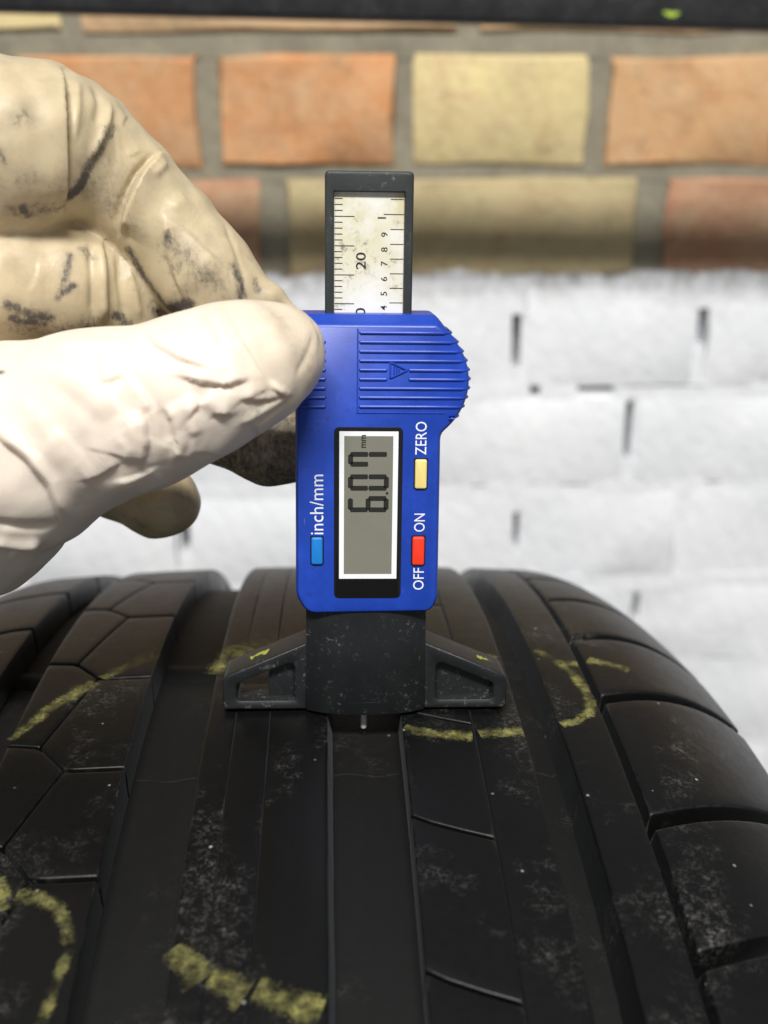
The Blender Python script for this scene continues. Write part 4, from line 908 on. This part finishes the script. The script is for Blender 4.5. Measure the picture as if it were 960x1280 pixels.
# ------------------------------------------------------------------ the glove surface
def mat_glove():
    k = NT('latex_glove'); v = k.coord()
    at = k.n('ShaderNodeAttribute', attribute_name='soil_shade'); yl = k.n('ShaderNodeAttribute', attribute_name='tint')  # first attribute: glove dirt, plus shade painted on the middle and ring fingertips
    a = k.noise(v, 900, 6, .72); b = k.noise(v, 180, 5, .6); c = k.noise(v, 45, 3, .5)
    base = k.mix(yl.outputs['Fac'], (.82, .73, .625), (.53, .44, .27))
    base = k.mix(k.math('MULTIPLY', c, .35), base, (.70, .56, .44))
    grub = k.math('MULTIPLY', k.ramp(b, [(.42, 0.), (.7, 1.)]), k.math('MULTIPLY', yl.outputs['Fac'], .45))
    base = k.mix(grub, base, (.30, .25, .17))
    sc = k.noise(k.coord(scale=(1500, 500, 420)), 1, 5, .7)
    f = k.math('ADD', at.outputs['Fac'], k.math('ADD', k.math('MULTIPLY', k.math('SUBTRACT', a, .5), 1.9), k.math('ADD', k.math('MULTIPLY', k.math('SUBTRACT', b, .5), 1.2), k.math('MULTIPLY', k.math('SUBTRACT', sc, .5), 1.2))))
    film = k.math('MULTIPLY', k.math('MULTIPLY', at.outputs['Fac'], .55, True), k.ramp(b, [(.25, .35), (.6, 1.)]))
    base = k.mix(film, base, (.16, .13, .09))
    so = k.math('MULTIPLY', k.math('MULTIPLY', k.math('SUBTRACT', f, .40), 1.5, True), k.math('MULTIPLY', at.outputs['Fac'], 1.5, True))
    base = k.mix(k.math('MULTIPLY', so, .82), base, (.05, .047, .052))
    k.set(Base_Color=base, Roughness=k.math('ADD', k.math('MULTIPLY', b, .2), .36), Specular_IOR_Level=.42, Subsurface_Weight=.35, Subsurface_Scale=.003)
    k.b.inputs['Subsurface Radius'].default_value = (1, .6, .35)
    # fine creases of thin stretched rubber
    cr = k.noise(k.coord(scale=(210, 120, 90)), 1, 2, .5, 1.6); rid = k.math('ABSOLUTE', k.math('SUBTRACT', cr, .5))
    cre = k.math('MULTIPLY', k.math('SUBTRACT', 1, k.math('MULTIPLY', rid, 22, True)), k.ramp(k.noise(v, 70, 2), [(.45, 0.), (.62, 1.)]))
    nb = k.bump(cre, .10, .3); nb = k.bump(k.noise(k.coord(scale=(500, 500, 900)), 1, 4, .6, 1.2), .2, .15, nb)
    return k.set(Normal=nb)
def build_hand():
    h = .85
    lo = np.array([-228., -42., -30.]); hi = np.array([6., 82., 128.])
    # coarse pass finds the cells that matter, the fine one is evaluated only there
    nb = np.ceil((hi - lo)/h).astype(int) + 1
    F = np.full(nb, 5., np.float32); B = 14
    st = [np.arange(0, n_, B) for n_ in nb]
    I, J, K = np.meshgrid(*st, indexing='ij')
    C = np.stack([lo[q] + h*(g_ + (B-1)/2) for q, g_ in enumerate((I, J, K))], -1).astype(np.float32)
    CD = np.stack([_cone_chain(C, p_, r_) for _, p_, r_ in HAND_CHAINS], -1); DC = CD.min(-1)
    ext = h*B*.5*1.75
    for a, b, c in np.ndindex(*I.shape):
        i, j, k = I[a, b, c], J[a, b, c], K[a, b, c]; e = [min(i+B, nb[0]), min(j+B, nb[1]), min(k+B, nb[2])]
        d = float(DC[a, b, c])
        if abs(d) > ext + 4.: F[i:e[0], j:e[1], k:e[2]] = d; continue
        g = np.stack(np.meshgrid(*[lo[q] + h*np.arange(s, t) for q, (s, t) in enumerate(zip((i, j, k), e))], indexing='ij'), -1).astype(np.float32)
        F[i:e[0], j:e[1], k:e[2]] = hand_field(g, use=CD[a, b, c] < d + 2*ext + 9)
    V, Q = surface_nets(F, lo, h)
    def relax(V, Q, f):                                  # take the grid out of the surface
        ia = np.concatenate([Q[:, q] for q in (0, 1, 2, 3)] + [Q[:, q] for q in (1, 2, 3, 0)]); ib = np.concatenate([Q[:, q] for q in (1, 2, 3, 0)] + [Q[:, q] for q in (0, 1, 2, 3)])
        cnt = np.bincount(ia, minlength=len(V)); acc = np.stack([np.bincount(ia, V[ib, q], len(V)) for q in range(3)], 1)
        return V*(1 - f) + f*acc/np.maximum(cnt, 1)[:, None]
    V = relax(relax(V, Q, .4), Q, .4)
    # finer skin: split each quad in four
    E = np.concatenate([Q[:, [0, 1]], Q[:, [1, 2]], Q[:, [2, 3]], Q[:, [3, 0]]]); key = np.sort(E, 1); key = key[:, 0]*len(V) + key[:, 1]
    uk, inv = np.unique(key, return_inverse=True); ei = inv.reshape(4, -1) + len(V); nq = len(Q)
    fi = len(V) + len(uk) + np.arange(nq)
    V2 = np.concatenate([V, (V[uk // len(V)] + V[uk % len(V)])/2, V[Q].mean(1)])
    Q = np.concatenate([np.stack([Q[:, i], ei[i], fi, ei[i-1]], 1) for i in range(4)]); V = relax(relax(V2, Q, .5), Q, .35)
    me = bpy.data.meshes.new('gloved_hand')
    me.vertices.add(len(V)); me.vertices.foreach_set('co', (V*MM).ravel().astype(np.float32))
    me.loops.add(len(Q)*4); me.loops.foreach_set('vertex_index', Q.ravel().astype(np.int32))
    me.polygons.add(len(Q)); me.polygons.foreach_set('loop_start', np.arange(0, len(Q)*4, 4, dtype=np.int32))
    me.update(calc_edges=True)
    # the folds are raised along the normals
    nv = len(me.vertices); P = np.empty(nv*3, np.float32); me.vertices.foreach_get('co', P); P = P.reshape(-1, 3)/MM
    N = np.empty(nv*3, np.float32); me.vertex_normals.foreach_get('vector', N); N = N.reshape(-1, 3)
    P2 = P + N*glove_relief(P)[:, None]
    me.vertices.foreach_set('co', (P2*MM).ravel()); me.update()
    soil_shade = np.zeros(len(P), np.float32)
    for s, wd, pts in GLOVE_DIRT:
        m = np.all((P > np.min(pts, 0) - 4*wd) & (P < np.max(pts, 0) + 4*wd), 1)
        if m.any(): soil_shade[m] = np.maximum(soil_shade[m], s*np.exp(-(_poly_dist(P[m], pts)/(wd*1.1))**2))
    dt = _cone_chain(P, *HAND_CHAINS[0][1:]); do = np.min([_cone_chain(P, *c[1:]) for c in HAND_CHAINS[1:6]], 0)
    tint = np.clip((dt - do)/3 + .5, 0, 1)
    tip = np.linalg.norm(P - np.array(HAND_CHAINS[0][1][0]), axis=1); tint = np.maximum(tint, .55*np.clip((16 - tip)/9, 0, 1))
    for ci, grime_shade in ((3, .75), (4, .27)):                                     # fingertips: grime, and the shade under the thumb painted into the colour
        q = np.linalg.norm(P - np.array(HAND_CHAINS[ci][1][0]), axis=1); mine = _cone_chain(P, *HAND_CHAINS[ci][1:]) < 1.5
        soil_shade = np.where(mine, np.maximum(soil_shade, grime_shade*np.clip((34 - q)/12, 0, 1)), soil_shade)
    for nm, arr in (('soil_shade', soil_shade), ('tint', tint)):
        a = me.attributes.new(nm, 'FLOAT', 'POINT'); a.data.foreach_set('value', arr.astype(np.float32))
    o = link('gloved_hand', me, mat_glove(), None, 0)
    me.polygons.foreach_set('use_smooth', [True]*len(me.polygons))
    return o
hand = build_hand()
tag(hand, 'left hand in a grubby cream latex glove pinching the gauge between thumb and fingers', 'hand')
